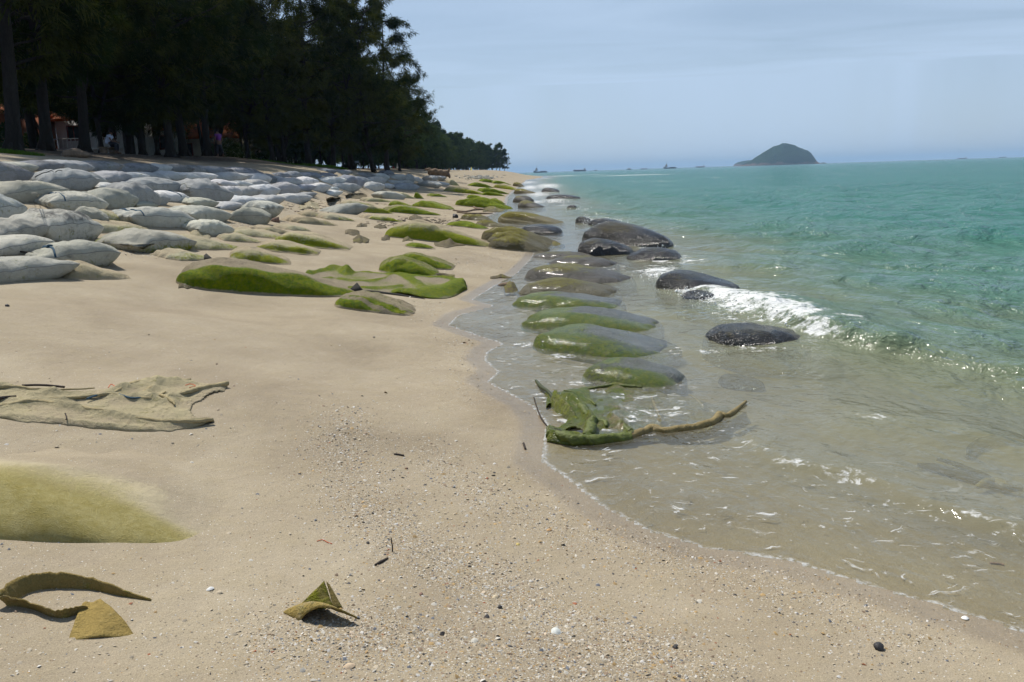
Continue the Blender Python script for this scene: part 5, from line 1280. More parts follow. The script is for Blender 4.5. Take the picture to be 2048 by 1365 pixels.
# ------------------------------------------------------------------ casuarina trees
def make_tree(seed, Ht, crown_lo, rmax, r0, fork=0, needles=9000, nl=(.28, .55), nw=.05, seg=8, lean=(0, 0), droop=.8):
    r = np.random.default_rng(seed); mb = MB()
    def path(p0, d0, L, n, bend, up):
        P = [np.array(p0, float)]; d = np.array(d0, float)
        for i in range(n):
            d = d+r.normal(0, bend, 3)+np.array((0, 0, up)); d /= np.linalg.norm(d); P.append(P[-1]+d*L/n)
        return np.array(P)
    stems = []
    main = path((0, 0, -.4), (lean[0], lean[1], 1), Ht*.97+.4, 12, .035, .05)
    rr = r0*np.interp(np.linspace(0, 1, 13), [0, .03, .08, .5, 1], [1.45, 1.25, 1.0, .58, .06])
    mb.tube(main, rr, seg); stems.append((main, rr))
    for f in range(fork):
        i = r.integers(1, 3); a = r.uniform(0, 2*PI); t = .42 if f == 0 else .3
        p = path(main[i], (math.cos(a)*t, math.sin(a)*t, 1), Ht*.8, 11, .04, .04)
        q = r0*.7*np.interp(np.linspace(0, 1, 12), [0, .5, 1], [1, .55, .06]); mb.tube(p, q, seg); stems.append((p, q))
    # aerial flare of the foot: a few buttress roots
    for k in range(5):
        a = k*1.26+r.uniform(-.3, .3); e = np.array((math.cos(a), math.sin(a), 0))
        mb.tube(np.array([(0, 0, .55)+e*r0*.5, (0, 0, .12)+e*r0*1.4, (0, 0, -.15)+e*r0*2.4]), [r0*.35, r0*.28, r0*.1], 5)
    tips = []
    for P, q in stems:
        z0 = P[0][2]; m = int(46/len(stems)**.5)
        for k in range(m):
            f = r.uniform(0, 1)**1.15; h = crown_lo+(Ht-crown_lo)*f
            zz = P[:, 2]; i = int(np.clip(np.searchsorted(zz, h), 1, len(P)-1)); t = np.clip((h-zz[i-1])/(zz[i]-zz[i-1]+1e-6), 0, 1)
            p0 = P[i-1]*(1-t)+P[i]*t
            shape = np.interp(f, [0, .12, .35, .7, 1], [.55, .95, 1.0, .62, .16])*rmax*r.uniform(.6, 1.12)
            a = r.uniform(0, 2*PI); el = r.uniform(-.15, .7)
            B = path(p0, (math.cos(a), math.sin(a), el), shape, 6, .11, .02)
            mb.tube(B, np.linspace(max(.035, .012*shape+.02), .008, 7), 4, False)
            for s_ in range(7):
                u = r.uniform(.25, 1); j = min(int(u*6), 5); p1 = B[j]+(B[j+1]-B[j])*(u*6-j)
                d = (B[j+1]-B[j]); d /= np.linalg.norm(d); d = d+r.normal(0, .55, 3); 
                S = path(p1, d, shape*r.uniform(.16, .36)+.25, 3, .15, -.04)
                for v in range(4):
                    x_ = r.uniform(.2, 1)*3; jj = min(int(x_), 2); tips.append(S[jj]+(S[jj+1]-S[jj])*(x_-jj))
            for v in range(4): 
                u = r.uniform(.4, 1)*6; j = min(int(u), 5); tips.append(B[j]+(B[j+1]-B[j])*(u-j))
    tips = np.array(tips); nt = len(tips); per = max(3, needles//nt)
    n = nt*per
    base = np.repeat(tips, per, 0)+r.normal(0, .14, (n, 3))*np.array((1, 1, .8))
    out = base-np.array((main[6][0], main[6][1], 0)); out[:, 2] = 0; out /= np.linalg.norm(out, axis=1)[:, None]+1e-6
    d = out*.5+r.normal(0, .55, (n, 3))+np.array((0, 0, -droop*.55)); d /= np.linalg.norm(d, axis=1)[:, None]
    L = r.uniform(*nl, n)[:, None]; w = np.cross(d, r.normal(0, 1, (n, 3))); w /= np.linalg.norm(w, axis=1)[:, None]+1e-6
    w *= nw*r.uniform(.6, 1.3, (n, 1))
    tip = base+d*L+np.array((0, 0, -.10))*L; mid_ = base+d*L*.5
    V = np.stack([base, mid_+w*.5, tip, mid_-w*.5], 1).reshape(-1, 3); F = np.arange(n*4).reshape(n, 4)
    return mb, V, F
PROTO = {}
def proto(key, n=1, **k):
    mb, V, F = make_tree(**k)
    t = mb.build('trunk', MAT['bark']); tm = t.data; bpy.data.objects.remove(t)
    cm = mesh_from('crown', V, F, smooth=False); cm.materials.append(MAT['leaf' if k.get('needles', 9000) > 7000 else 'leaf_far'])
    PROTO[key] = (tm, cm)
BIG = []
for i, (H, cl, rm, r0, fk) in enumerate([(17.5, 2.4, 5.0, .24, 0), (16.5, 2.0, 4.6, .20, 1), (18.5, 2.6, 5.2, .25, 0), (16, 1.9, 4.4, .17, 2), (17, 2.1, 5.4, .19, 1)]):
    proto('big%d' % i, seed=20+i, Ht=H, crown_lo=cl, rmax=rm, r0=r0, fork=fk, needles=22000, nw=.058, nl=(.30, .70)); BIG.append('big%d' % i)
HIGH = []
for i, (H, cl, rm, r0, fk) in enumerate([(17, 5.6, 4.6, .20, 0), (16, 5.2, 4.2, .17, 1), (17.5, 6.0, 4.8, .21, 0)]):
    proto('high%d' % i, seed=80+i, Ht=H, crown_lo=cl, rmax=rm, r0=r0, fork=fk, needles=16000, nw=.075, nl=(.30, .70)); HIGH.append('high%d' % i)
MIDK = []
for i, (H, cl, rm, r0) in enumerate([(12, 1.6, 3.8, .15), (11, 1.3, 3.5, .13), (12.6, 1.9, 3.7, .15), (10, 1.2, 3.6, .12)]):
    proto('mid%d' % i, seed=50+i, Ht=H, crown_lo=cl, rmax=rm, r0=r0, needles=6900, nw=.17, nl=(.4, .85), seg=6); MIDK.append('mid%d' % i)
TREES = []
def tree(key, x, y, rz, sc, label, group, tilt=(0, 0), name='casuarina_tree'):
    z = float(terrain(x, y)[0]); tm, cm = PROTO[key]
    e = empty(name, (x, y, z-.05)); e.rotation_euler = (tilt[0], tilt[1], rz); e.scale = (sc, sc, sc)
    link('trunk', tm, None, e); link('crown', cm, None, e); tag(e, label, 'tree', group); TREES.append((x, y)); return e
rt = np.random.default_rng(5)
FRONT = [(40,30,0,1.1,(0,-.07),'big dark casuarina with the thickest trunk at the left edge of the grove'),(105,34,0,1.0,(0,.0),'casuarina second from the left edge, thick upright trunk'),(178,40,2,.95,(0,-.02),'casuarina just left of the seated person'),
  (212,44,3,.75,(0,.08),'slender forked casuarina left beside the seated person'),(238,46.5,0,.62,(0,0),'thin casuarina right behind the seated person'),(270,48,1,.9,(0,-.03),'casuarina right of the seated person, forking above head height'),
  (294,47,4,.95,(0,.04),'casuarina whose trunk leans into a V before the orange roof'),(322,52,3,.8,(0,.0),'slim casuarina in the gap of the orange roof'),(349,46,0,1.0,(0,-.01),'thick casuarina in front of the right half of the orange roof'),
  (376,50,2,.95,(0,.02),'casuarina between the thick one and the cream house window'),(421,54,2,1.0,(0,.03),'dark casuarina left of the person in purple'),(500,62,3,.9,(0,.03),'many stemmed casuarina right of the person in purple'),
  (550,62,1,.85,(0,-.02),'casuarina before the white apartment block'),(572,65,4,.8,(0,-.08),'leaning casuarina right of the white apartment block'),(622,66,2,1.02,(0,0),'tall casuarina with straight trunk left of the green grass patch'),
  (668,70,1,.95,(0,.02),'casuarina behind the green grass patch'),(705,74,0,1.0,(0,.03),'casuarina left of the small sign'),(748,72,4,.92,(.02,.08),'outermost big casuarina reaching furthest over the beach'),(776,82,2,.9,(0,.05),'last big casuarina before the lower trees'),(800,96,3,.82,(0,.03),'casuarina where the grove steps down')]
for px, Yd, kb, sc, tl, lab in FRONT:
    p = at_depth(px, Yd); tree(BIG[kb], p[0], Yd, rt.uniform(0, 6), sc, lab, 'big casuarinas along the front of the grove', tl)
# the grove behind: filled until no gap shows much sky
n_in = 0
for k in range(4000):
    Yd = rt.uniform(36, 118); px = rt.uniform(-110, 800); p = at_depth(px, Yd)
    dd = float(shore_d(p[0], Yd)[0])
    if dd < 21.5 or dd > 62: continue
    if min(math.hypot(p[0]-a, Yd-b) for a, b in TREES) < 4.1: continue
    if any(a < px < b for a, b in ((-20, 14), (134, 166), (196, 234), (240, 262), (276, 288), (302, 342), (382, 412), (505, 560))): continue
    # keep a lane of view to the houses
    if dd > 40 and rt.uniform() < .55: continue
    tree(HIGH[rt.integers(0, 3)], p[0], Yd, rt.uniform(0, 6), rt.uniform(.85, 1.08), 'dark casuarina standing deep inside the shaded grove', 'casuarinas deep inside the grove', (rt.normal(0, .03), rt.normal(0, .03)))
    n_in += 1
    if n_in >= 58: break
# the lower line running away along the coast
edgeY = [88, 110, 128, 190, 252, 344, 372]; edgeX = [-13.5, -15.0, -16.5, -18.5, -19.5, -14.5, -8.5]
k = 0; Yd = 90.0
while Yd < 368:
    for rowi in range(3):
        x = np.interp(Yd, edgeY, edgeX)-2.8-rowi*5.5+rt.normal(0, 1.0); yy = Yd+rt.normal(0, 1.5)
        sc = rt.uniform(.82, 1.12)*(1.12 if rowi else .95)*np.interp(Yd, [90, 120, 360], [.88, 1.0, 1.02])
        lab = 'low casuarina in the front line of trees running far along the beach' if rowi == 0 else 'low casuarina behind the front line of trees far along the beach'
        tree(MIDK[rt.integers(0, 4)], x, yy, rt.uniform(0, 6), sc, lab, 'low casuarinas lining the far beach')
    Yd += np.interp(Yd, [90, 370], [6.0, 8.5])
tree('mid0', -9.2, 372, 1.0, 1.05, 'last casuarina at the tip of the far headland', 'low casuarinas lining the far beach')
for q, (x, y, sc) in enumerate([(-12.5, 368, 1.0), (-15.5, 366, 1.08), (-10.5, 364, .9), (-13.5, 360, .95), (-17.5, 358, 1.0)]): tree(MIDK[q % 4], x, y, q*1.3, sc, 'low casuarina in the clump at the tip of the far headland', 'low casuarinas lining the far beach')
tree('mid2', -7.0, 370, 3.0, .80, 'small casuarina seaward of the last tall tree on the headland', 'low casuarinas lining the far beach')

# undergrowth bushes in the grove and grass
def tuft_mesh(n, rx, ry, hgt, seed, blade=.02, mound=0.0):
    r = np.random.default_rng(seed); a = r.uniform(0, 2*PI, n); q = np.sqrt(r.uniform(0, 1, n))
    b = np.stack([np.cos(a)*q*rx, np.sin(a)*q*ry, mound*(1-q**2)*r.uniform(0, 1, n)], 1); d = np.stack([r.normal(0, .35, n), r.normal(0, .35, n), np.ones(n)], 1)
    L = hgt*r.uniform(.5, 1.2, n)*(1.1-q*.5); w = r.normal(0, 1, (n, 3)); w[:, 2] = 0; w /= np.linalg.norm(w, axis=1)[:, None]; w *= blade
    V = np.stack([b-w, b+w, b+d*L[:, None]+w*.1, b+d*L[:, None]*.98-w*.1], 1).reshape(-1, 3)
    return V, np.arange(n*4).reshape(n, 4)
def grass(px, py, rx, ry, h, n, seed, label, Yd=None):
    p = hit(px, py) if Yd is None else at_depth(px, Yd)
    V, F = tuft_mesh(n, rx, ry, h, seed); W_ = V+np.array((p[0], p[1], 0)); W_[:, 2] = V[:, 2]+terrain(W_[:, 0], W_[:, 1])
    me = mesh_from('grass_patch', W_-p, F, False); o = link('grass_patch', me, MAT['grass'], None, tuple(p)); tag(o, label, None, kind='stuff'); return o
grass(6, 304, 1.5, .8, .16, 1800, 1, 'bright green grass patch at the left edge below the trees', 27)
grass(652, 332, 1.8, 2.2, .25, 2400, 2, 'bright green grass patch under the casuarinas', 66)
grass(560, 330, 2.6, 1.6, .16, 700, 3, 'dull green grass strip in front of the leaning casuarina', 60)
def bush(px, Yd, s, seed, label):
    r = np.random.default_rng(seed); p = at_depth(px, Yd); e = empty('bush', p)
    n = 2600; u = r.normal(0, 1, (n, 3)); u /= np.linalg.norm(u, axis=1)[:, None]; rad_ = r.uniform(.35, 1, (n, 1))**.5*(0.8+.5*vnoise(u[:, 0]*2+9, u[:, 1]*2+u[:, 2]*2, seed))[:, None]
    b = u*rad_*s*np.array((1, 1, .8))+np.array((0, 0, s*.75)); w = np.cross(u, r.normal(0, 1, (n, 3))); w /= np.linalg.norm(w, axis=1)[:, None]; d = r.normal(0, 1, (n, 3)); d /= np.linalg.norm(d, axis=1)[:, None]
    V = np.stack([b-w*.05, b+d*.09, b+w*.05, b-d*.09], 1).reshape(-1, 3)
    link('foliage', mesh_from('foliage', V, np.arange(n*4).reshape(n, 4), False), MAT['leaf_far'], e)
    mb = MB()
    for k in range(5):
        a = r.uniform(0, 6); mb.tube(np.array([(0, 0, -.1), (math.cos(a)*s*.3, math.sin(a)*s*.3, s*.6), (math.cos(a)*s*.5, math.sin(a)*s*.5, s*1.1)]), [.05, .03, .01], 5)
    mb.build('stem', MAT['bark'], e); tag(e, label, 'bush', 'bushes under the grove')
bush(70, 52, 1.2, 1, 'green bush between the two thick trunks at the left')
bush(10, 44, 1.2, 2, 'green bush at the left edge of the picture')
bush(455, 74, 1.5, 3, 'green bush behind the person in purple')
bush(530, 84, 1.1, 4, 'green bush at the foot of the apartment block')
bush(478, 80, 1.6, 5, 'larger green bush left of the apartment block')
# ------------------------------------------------------------------ houses behind the grove
def house(name, label, px0, px1, Yd, storeys, roofh, wallmat, roofmat, depth=9.0, wins=(), gz=None, flat=False, balcony=False):
    a = at_depth(px0, Yd); b = at_depth(px1, Yd); z = 3.3 if gz is None else gz
    c = np.array(((a[0]+b[0])/2, Yd+depth/2, z)); w = abs(b[0]-a[0])/2; h = storeys*3.0
    e = empty(name, c); mb = MB(); mb.box((0, 0, h/2), (w, depth/2, h/2)); mb.build('wall', MAT[wallmat], e, smooth=False)
    mb = MB()
    if flat: mb.box((0, 0, h+.2), (w+.25, depth/2+.25, .2)); mb.box((w*.3, 1, h+1.0), (1.6, 1.6, .8))
    else:
        o = .7; V = np.array([(-w-o, -depth/2-o, h), (w+o, -depth/2-o, h), (w+o, depth/2+o, h), (-w-o, depth/2+o, h), (-w*.45, 0, h+roofh), (w*.45, 0, h+roofh)])
        V2 = V.copy(); V2[:4, 2] -= .22
        mb.add(V, [(0,1,5,4),(2,3,4,5),(1,2,5,5),(3,0,4,4)]); mb.add(np.vstack([V[:4], V2[:4]]), [(0,4,5,1),(1,5,6,2),(2,6,7,3),(3,7,4,0),(4,7,6,5)])
    mb.build('roof', MAT[roofmat], e, smooth=False)
    n = max(2, int(w*2/2.6))
    for s in range(storeys):
        for k in range(n):
            x = -w+(k+.5)*2*w/n; zc = s*3.0+1.6
            mb = MB()
            for dx, dz, hx, hz in ((0, .68, .66, .06), (0, -.68, .66, .06), (-.62, 0, .06, .66), (.62, 0, .06, .66), (0, 0, .03, .62)): mb.box((x+dx, -depth/2-.03, zc+dz), (hx, .05, hz))
            f = mb.build('window', MAT['frame'], e, smooth=False)
            mb = MB(); mb.box((x, -depth/2-.006, zc), (.57, .012, .62)); mb.build('pane', MAT['glass'], f, smooth=False)
    if balcony:
        mb = MB(); mb.box((0, -depth/2-.7, 2.95), (w*.9, .7, .10)); bl = mb.build('balcony', MAT['wall'], e, smooth=False)
        mb = MB()
        for k in range(16): mb.box((-w*.88+k*w*1.76/15, -depth/2-1.34, 3.5), (.03, .03, .46))
        mb.box((0, -depth/2-1.34, 3.98), (w*.9, .04, .04)); mb.build('railing', MAT['wall'], bl, smooth=False)
    tag(e, label, 'house', 'houses behind the grove'); return e
house('house', 'orange roofed house with terracotta wall at the left picture edge', -150, 18, 74, 2, 2.4, 'brick', 'roof', balcony=True, gz=2.8)
house('house', 'white house with brown tiled roof behind the seated person', 128, 268, 82, 2, 2.2, 'wall', 'roof', balcony=True, gz=2.5)
house('house', 'house with a large bright orange roof behind the V shaped trunk', 282, 346, 88, 1, 3.4, 'wall', 'roof', gz=4.6)
house('house', 'long cream house with an orange roof left of the person in purple', 352, 470, 92, 1, 2.6, 'cream', 'roof', gz=3.9)
house('apartment_block', 'white apartment block with maroon windows seen between the trunks', 470, 562, 108, 3, 0, 'wall', 'wall', flat=True, gz=1.8)

# ------------------------------------------------------------------ people
def person(label, loc, facing, pose, shirt, lower):
    """one skinned body, clothes and hair as children"""
    e = empty('person', loc); s, c = math.sin(facing), math.cos(facing)
    def skin_obj(name, J, E, Rr, mat, sub=2):
        me = bpy.data.meshes.new(name); me.from_pydata([tuple(j) for j in J], E, [])
        o = link(name, me, mat, e)
        m = o.modifiers.new('skin', 'SKIN'); m.use_smooth_shade = True
        for v, r in zip(me.skin_vertices[0].data, Rr): v.radius = (r, r*.92)
        me.skin_vertices[0].data[0].use_root = True
        o.modifiers.new('sub', 'SUBSURF').levels = sub; o.modifiers['sub'].render_levels = sub
        return o
    def P(fw, sd, z): return (fw*c-sd*s, fw*s+sd*c, z)
    if pose == 'sit':
        hip, chest, neck, head = P(0, 0, .50), P(.10, 0, .83), P(.21, 0, 1.00), P(.27, 0, 1.13)
        kn = [P(.46, q*.14, .52) for q in (1, -1)]; ank = [P(.42, q*.13, .08) for q in (1, -1)]; toe = [P(.60, q*.14, .04) for q in (1, -1)]
        sh = [P(.17, q*.20, .93) for q in (1, -1)]; el = [P(.30, q*.25, .68) for q in (1, -1)]; ha = [P(.52, q*.10, .60) for q in (1, -1)]
    else:
        hip, chest, neck, head = P(0, 0, .92), P(.03, 0, 1.25), P(.05, 0, 1.45), P(.08, 0, 1.60)
        kn = [P(.10, .11, .50), P(-.04, -.11, .49)]; ank = [P(.06, .11, .09), P(-.20, -.11, .10)]; toe = [P(.22, .12, .04), P(-.05, -.12, .04)]
        sh = [P(.03, q*.20, 1.40) for q in (1, -1)]; el = [P(.02, q*.27, 1.12) for q in (1, -1)]; ha = [P(.14, q*.25, .90) for q in (1, -1)]
    J = [hip, chest, neck, head]; E = [(0, 1), (1, 2), (2, 3)]; R_ = [.15, .15, .055, .095]
    for q in (0, 1):
        n = len(J); J += [kn[q], ank[q], toe[q], sh[q], el[q], ha[q]]; E += [(0, n), (n, n+1), (n+1, n+2), (2, n+3), (n+3, n+4), (n+4, n+5)]; R_ += [.07, .045, .035, .055, .042, .035]
        for f in range(5):      # fingers
            a = np.array(ha[q]); d = a-np.array(el[q]); d /= np.linalg.norm(d); k = len(J); off = np.array((-s, c, 0))*(f-2)*.02
            J.append(tuple(a+d*(.055 if f else .03)+off)); J.append(tuple(a+d*(.10-.01*abs(f-2))+off-np.array((0, 0, .02)))); E += [(n+5, k), (k, k+1)]; R_ += [.011, .009]
    skin_obj('body', J, E, R_, MAT['skin'])
    T = [hip, chest, neck]; skin_obj('shirt', [hip, chest, tuple(np.array(neck)-(0, 0, .05)), sh[0], tuple((np.array(sh[0])+np.array(el[0]))/2), sh[1], tuple((np.array(sh[1])+np.array(el[1]))/2)], [(0, 1), (1, 2), (2, 3), (3, 4), (2, 5), (5, 6)], [.175, .175, .09, .085, .07, .085, .07], shirt)
    skin_obj('trousers', [tuple(np.array(hip)+(0, 0, .02)), kn[0], tuple(np.array(ank[0])+(0, 0, .08)), kn[1], tuple(np.array(ank[1])+(0, 0, .08))], [(0, 1), (1, 2), (0, 3), (3, 4)], [.18, .09, .065, .09, .065], lower)
    mb = MB(); h = np.array(head)+np.array((-c*.02, -s*.02, .045)); nr, na = 8, 12; V = []
    for i in range(nr):
        ph = .62*PI*i/(nr-1)
        for j in range(na): t = 2*PI*j/na; V.append(h+np.array((math.sin(ph)*math.cos(t)*.108, math.sin(ph)*math.sin(t)*.108, math.cos(ph)*.118)))
    mb.add(V, [(i*na+j, (i+1)*na+j, (i+1)*na+(j+1) % na, i*na+(j+1) % na) for i in range(nr-1) for j in range(na)]); mb.build('hair', MAT['hair'], e)
    mb = MB(); f_ = np.array(head)
    for q in (1, -1): mb.box(f_+np.array((c*.095-s*q*.035, s*.095+c*q*.035, .01)), (.012, .012, .008))
    mb.build('eyes', MAT['hair'], e)
    mb = MB(); mb.tube(np.array([f_+np.array((c*.09, s*.09, 0.0)), f_+np.array((c*.118, s*.118, -.025)), f_+np.array((c*.092, s*.092, -.035))]), [.010, .016, .012], 6); mb.build('nose', MAT['skin'], e)
    tag(e, label, 'person'); return e
p = at_depth(226, 43); 
person('person in a pale blue shirt sitting hunched forward under the trees', (p[0], p[1], p[2]), 0.1, 'sit', MAT['shirt'], MAT['trousers'])
bx = MB(); bx.box((p[0]-.02, p[1], p[2]+.34), (.26, .55, .05))
bb_ = empty('bench', p); mb = MB(); mb.box((-.02, 0, .33), (.24, .6, .035)); mb.build('seat', MAT['wood'], bb_, smooth=False)
for q in (1, -1):
    mb = MB(); mb.box((-.02, q*.5, .13), (.18, .04, .17)); mb.build('leg', MAT['wood'], bb_, smooth=False)
tag(bb_, 'low wooden bench under the person in the pale blue shirt', 'bench')
p = at_depth(446, 53)
person('person in a purple shirt walking under the trees', (p[0], p[1], p[2]), 2.6, 'walk', MAT['purple'], MAT['trousers'])
# things on the sand near the grove
def rock_at(px, Yd, s, label, mat='wood', flat=.5, cat='log'):
    p = at_depth(px, Yd); r = np.random.default_rng(int(px)); mb = MB(); t = np.linspace(0, 1, 9)
    P = np.stack([(t-.5)*2*s, .15*np.sin(t*5)*s, .18*s+.1*s*np.sin(t*4)], 1)
    mb.tube(P, s*np.interp(t, [0, .2, .6, 1], [.12, .34, .30, .10])*(1+.15*np.sin(t*17)), 9)
    o = mb.build('fallen_log', MAT[mat], None, None); o.location = tuple(p); tag(o, label, cat); return o
rock_at(163, 29, .55, 'pale stump lying on the sand below the trees at left')
p = at_depth(718, 73); e = empty('sign', p); mb = MB(); mb.box((-.10, 0, .72), (.19, .015, .10)); mb.build('board', MAT['sign'], e, smooth=False)
for q in (-1, 1):
    mb = MB(); mb.tube(np.array([(-.10+q*.14, .03, -.1), (-.10+q*.14, .03, .80)]), .014, 6); mb.build('post', MAT['twig'], e)
tag(e, 'small blue grey sign board among the trunks beside a white post', 'sign')
p = at_depth(721.5, 72); mb = MB(); mb.tube(np.array([(0, 0, -.1), (.01, 0, .35), (0, 0, .62)]), [.035, .032, .03], 8); mb.tube(np.array([(0, 0, .62), (0, 0, .66)]), [.04, .02], 8)
o = mb.build('marker_post', MAT['post']); o.location = tuple(p); tag(o, 'short white post right below the small sign', 'post')
def cone_marker(px, Yd, mat, h, label, name='marker_post', cat='marker'):
    p = at_depth(px, Yd); mb = MB(); mb.tube(np.array([(0, 0, -.05), (0, 0, .04), (0, 0, .05), (0, 0, h)]), [.3*h, .3*h, .2*h, .05*h], 10); o = mb.build(name, MAT[mat]); o.location = tuple(p); tag(o, label, cat)
cone_marker(788, 130, 'red', .9, 'tiny red marker under the far trees'); cone_marker(796, 128, 'post', .8, 'tiny white marker under the far trees'); cone_marker(943, 240, 'yellow', 1.0, 'tiny yellow marker on the far beach edge')
# the big driftwood log on the beach
def drift_log():
    a = hit(872, 354); d = np.hypot(a[0], a[1]); s = d/FPX
    e = empty('driftwood_log', a); R0 = 7.5*s; r = np.random.default_rng(9)
    t = np.linspace(0, 1, 22); L = 40*s
    P = np.stack([(t-.38)*L, -.10*L*(t-.5), R0*(1.15-.35*t)+.02*L*np.sin(t*6)], 1)
    mb = MB(); mb.tube(P, R0*np.interp(t, [0, .06, .3, .8, 1], [.5, .8, 1.0, .9, .75])*(1+.10*np.sin(t*23)), 14); mb.build('trunk', MAT['wood'], e)
    for k in range(7):
        an = r.uniform(0, 2*PI); mb = MB(); q = P[-1]
        mb.tube(np.array([q-(.06*L, 0, 0), q+np.array((.03*L, math.cos(an)*R0*.8, math.sin(an)*R0*.8)), q+np.array((.07*L, math.cos(an)*R0*1.35, math.sin(an)*R0*1.3))]), [R0*.45, R0*.32, R0*.10], 6); mb.build('root', MAT['wood'], e)
    mb = MB(); mb.tube(np.array([P[4], P[4]+(-.12*L, .02, R0*.8), P[4]+(-.34*L, .05, R0*.7)]), [R0*.5, R0*.45, R0*.2], 8); mb.build('branch_stub', MAT['wood'], e)
    tag(e, 'big broken driftwood trunk with roots lying on the far sand', 'log')
drift_log()
# pale debris on the far beach
mb = MB(); r_ = np.random.default_rng(31)
for k in range(160):
    px = r_.normal(962, 18); py = r_.normal(355.5, 2.2); p = hit(px, max(py, 351)); l = r_.uniform(.1, .5); a = r_.uniform(0, PI)
    mb.tube(np.array([p-(math.cos(a)*l, math.sin(a)*l, -.02), p+(math.cos(a)*l, math.sin(a)*l, r_.uniform(.03, .2))]), r_.uniform(.03, .09), 5)
tag(mb.build('beach_debris', MAT['rope_pale']), 'pale driftwood and debris strewn on the far beach', None, kind='stuff')
# ------------------------------------------------------------------ island, ships, spray
def sea_pt(px, D): 
    d = rays(np.array(float(px)), np.array(346-0.0315*(px-1024))); k = D/math.hypot(d[0], d[1]); return np.array((d[0]*k, d[1]*k, 0.0))
def island(name, label, prof, D, depthf, seed, cat='island'):
    """ridge heights (pixels above the horizon) across the view; a closed hill with real depth"""
    px = np.array([q[0] for q in prof], float); hh = np.array([q[1] for q in prof], float)*D/FPX
    a, b = sea_pt(px[0], D), sea_pt(px[-1], D); w = np.linalg.norm(b-a); ex = (b-a)/w; ey = np.array((-ex[1], ex[0], 0))
    nu, nv = 150, 60; u = np.linspace(0, 1, nu); H = np.interp(u, (px-px[0])/(px[-1]-px[0]), hh)
    v = np.linspace(-1, 1, nv); dep = w*depthf
    X_ = u[:, None]*w+0*v; Y_ = v[None]*dep*(0.35+.65*np.sin(PI*np.clip(u, .02, .98))**.6)[:, None]
    cross = np.maximum(1-np.abs(v)**1.7, 0)[None]**.75
    n1 = fbm(X_/(w*.14), Y_/(w*.14), seed, 5)
    Z_ = H[:, None]*cross*(1+.22*(n1-.5)*np.abs(v)[None])+(fbm(X_/(w*.028), Y_/(w*.028), seed+3, 3)-.5)*.06*hh.max()*sstep(.02, .25, cross)*sstep(0, .2*hh.max(), H)[:, None]-2.0*(cross < .02)
    c = (a+b)/2
    V = a+ex*X_[..., None]+ey*Y_[..., None]; V[..., 2] = Z_; V = V.reshape(-1, 3)
    me = mesh_from(name, V-c, grid_faces(nu, nv)); o = link(name, me, MAT['island'], None, tuple(c)); tag(o, label, cat); return o
island('island', 'steep forested island with rocky foot on the horizon', [(1480,0),(1486,3),(1500,8),(1515,17),(1530,25),(1545,33),(1558,36),(1566,39),(1576,37.5),(1590,34),(1600,29),(1612,25),(1617,23.5),(1622,19),(1628,11),(1634,4),(1640,1),(1644,0)], 3000, .38, 3)
island('islet', 'low bluish headland peeping out left behind the island', [(1466,0),(1469,4),(1476,7),(1486,9),(1500,10),(1530,10),(1560,0)], 4200, .3, 6)
island('sea_rock', 'low dark rock in the sea right of the island', [(1641,0),(1643,1.6),(1647,2),(1651,1.4),(1653,0)], 2900, .4, 8, 'rock')
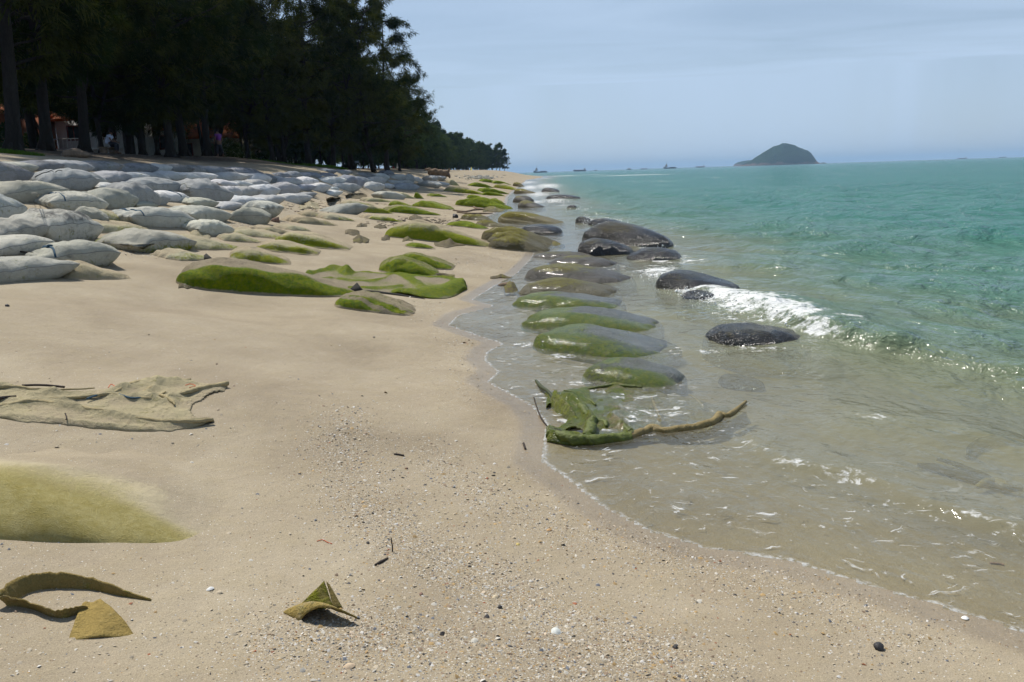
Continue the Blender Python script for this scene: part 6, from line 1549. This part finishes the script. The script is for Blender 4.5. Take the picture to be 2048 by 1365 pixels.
def ship(px, D, pxlen, label, kind, flip=1):
    c = sea_pt(px, D); s = D/FPX; L = pxlen*s; e = empty('ship', c)
    yaw = math.atan2(c[1], c[0])-PI/2; ex = np.array((math.cos(yaw), math.sin(yaw), 0))*flip; ey = np.array((-ex[1], ex[0], 0)); ez = np.array((0, 0, 1.0)); R = np.stack([ex, ey, ez], 1)
    def hullmb(h0, h1):
        mb = MB(); n = 14; t = np.linspace(-.5, .5, n); V = []
        for q in t:
            w = L*.085*(1-max(0, (-q-.30)/.2)**2*.95); sheer = h0+(h1-h0)*max(0, (-q-.22)/.28)**1.5
            V += [(q*L*.97, -w*.8, -1.0), (q*L*.97, w*.8, -1.0), (q*L-(.02*L if q < -.45 else 0), w, sheer), (q*L-(.02*L if q < -.45 else 0), -w, sheer)]
        F = [];
        for i in range(n-1): a = i*4; b = a+4; F += [(a, b, b+1, a+1), (a+1, b+1, b+2, a+2), (a+2, b+2, b+3, a+3), (a+3, b+3, b, a)]
        F += [(0, 1, 2, 3), ((n-1)*4+3, (n-1)*4+2, (n-1)*4+1, (n-1)*4)]
        mb.add(np.array(V)@R.T, F); return mb
    def boxes(name, items, mat, par=None):
        for (x, z, hx, hz) in items:
            mb = MB(); mb.box(R@np.array((x*L, 0, z*L)), (hx*L, L*.05, hz*L), R); mb.build(name, MAT[mat], e, smooth=False)
    def mast(x, z0, z1, mat='hull'):
        mb = MB(); mb.tube(np.array([R@np.array((x*L, 0, z0*L)), R@np.array((x*L, 0, z1*L))]), [L*.012, L*.006], 6)
        mb.tube(np.array([R@np.array((x*L, -L*.03, (z0+z1)/2*L)), R@np.array((x*L, L*.03, (z0+z1)/2*L))]), L*.006, 5); mb.build('mast', MAT[mat], e)
    if kind == 'supply':
        hullmb(L*.09, L*.17).build('hull', MAT['hull'], e, smooth=False); boxes('deckhouse', [(-.30, .18, .10, .05), (-.29, .255, .075, .03)], 'deck'); boxes('bridge', [(-.28, .31, .05, .025)], 'rust'); mast(-.26, .30, .50); boxes('cargo', [(.18, .10, .22, .02)], 'hull')
    elif kind == 'tanker':
        hullmb(L*.09, L*.12).build('hull', MAT['hull'], e, smooth=False); boxes('deckhouse', [(.36, .14, .07, .05), (.36, .20, .045, .02)], 'deck'); mast(.34, .18, .27); boxes('deck_gear', [(-.05, .105, .30, .015)], 'rust'); boxes('forecastle', [(-.42, .12, .06, .02)], 'hull')
    else:
        hullmb(L*.12, L*.2).build('hull', MAT['hull'], e, smooth=False); boxes('deckhouse', [(0.0, .24, .25, .11)], 'deck'); boxes('cargo', [(.3, .15, .12, .05)], 'rust')
    tag(e, label, 'ship', 'ships on the horizon')
ship(1081, 1900, 27, 'blue grey supply ship nearest to the beach on the horizon', 'supply'); ship(1160, 2200, 25, 'long tanker with stern bridge, second ship from the beach', 'tanker'); ship(1191.5, 2400, 6, 'tiny stubby boat right of the long tanker', 'tug')
ship(1258, 2300, 9, 'tiny flat barge, first of two dark specks on the horizon', 'barge'); ship(1288, 2300, 12, 'tiny flat barge, second of two dark specks on the horizon', 'tanker')
ship(1340, 2000, 24, 'dark supply ship with tall mast left of the island', 'supply'); ship(1401, 2600, 17, 'faint freighter between the dark supply ship and the island', 'tanker')
ship(1925, 5200, 14, 'very faint ship on the right horizon', 'tanker'); ship(2005, 5200, 10, 'faintest ship at the far right horizon', 'tanker')

# spray and froth thrown up where the waves hit the bags
def froth(label, spots_, n, seed, name='wave_froth'):
    r = np.random.default_rng(seed); V0 = np.array([(1,0,0),(-1,0,0),(0,1,0),(0,-1,0),(0,0,1),(0,0,-1)], float); F0 = np.array([(0,2,4),(2,1,4),(1,3,4),(3,0,4),(2,0,5),(1,2,5),(3,1,5),(0,3,5)])
    w = np.array([q[4] for q in spots_]); ii = r.choice(len(spots_), n, p=w/w.sum()); P = []
    for i in ii:
        px, py, rx, hz, _ = spots_[i]; c = plane_hit(np.array(px+r.normal(0, rx)), np.array(py+r.normal(0, 3.0))); P.append((c[0], c[1], abs(r.normal(0, hz))-.01))
    P = np.array(P); s = np.clip(np.exp(r.normal(-4.95, .55, n)), .003, .025)*np.clip(1.3-P[:, 2]*3, .35, 1.3)
    V = P[:, None]+V0[None]*s[:, None, None]*r.uniform(.5, 1.4, (n, 6, 1)); F = F0[None]+np.arange(n)[:, None, None]*6
    o = link(name, mesh_from(name, V.reshape(-1, 3), F.reshape(-1, 3), True), MAT['foam']); tag(o, label, None, kind='stuff')
froth('white froth and droplets of the small wave breaking over the black bags', [(1400,588,30,.03,1),(1440,602,28,.05,1.3),(1490,620,32,.08,2.2),(1530,634,30,.07,1.8),(1575,650,24,.07,1.6),(1605,662,16,.07,1.4),(1640,676,16,.04,.9),(1690,672,26,.05,.35),(1340,556,26,.03,.6),(1760,690,30,.03,.15)], 9000, 3)
froth('white splash over the low dark bags further out', [(1172,443,5,.14,1.2),(1200,447,16,.05,1),(1235,448,16,.04,.7),(1300,492,18,.05,.8),(1165,421,8,.05,.5),(1085,375,16,.10,1),(1060,378,10,.10,.8),(1100,388,16,.08,.7),(1110,402,16,.06,.6)], 2600, 4)
# ------------------------------------------------------------------ sea haze
g = NT('sea_haze'); pv = g.n('PrincipledVolume') if False else g.t.nodes.new('ShaderNodeVolumePrincipled')
pv.inputs['Color'].default_value = (0.50, 0.74, 1.0, 1); pv.inputs['Density'].default_value = 0.00014; pv.inputs['Anisotropy'].default_value = 0.0
g.t.links.new(pv.outputs[0], g.out.inputs['Volume'])
mb = MB(); mb.box((0, 6000, 46), (12500, 12500, 56)); hz_ = mb.build('haze', g.m, smooth=False); hz_['kind'] = 'stuff'; hz_['label'] = 'thin bluish sea haze over the whole bay'
hz_.display_type = 'WIRE'
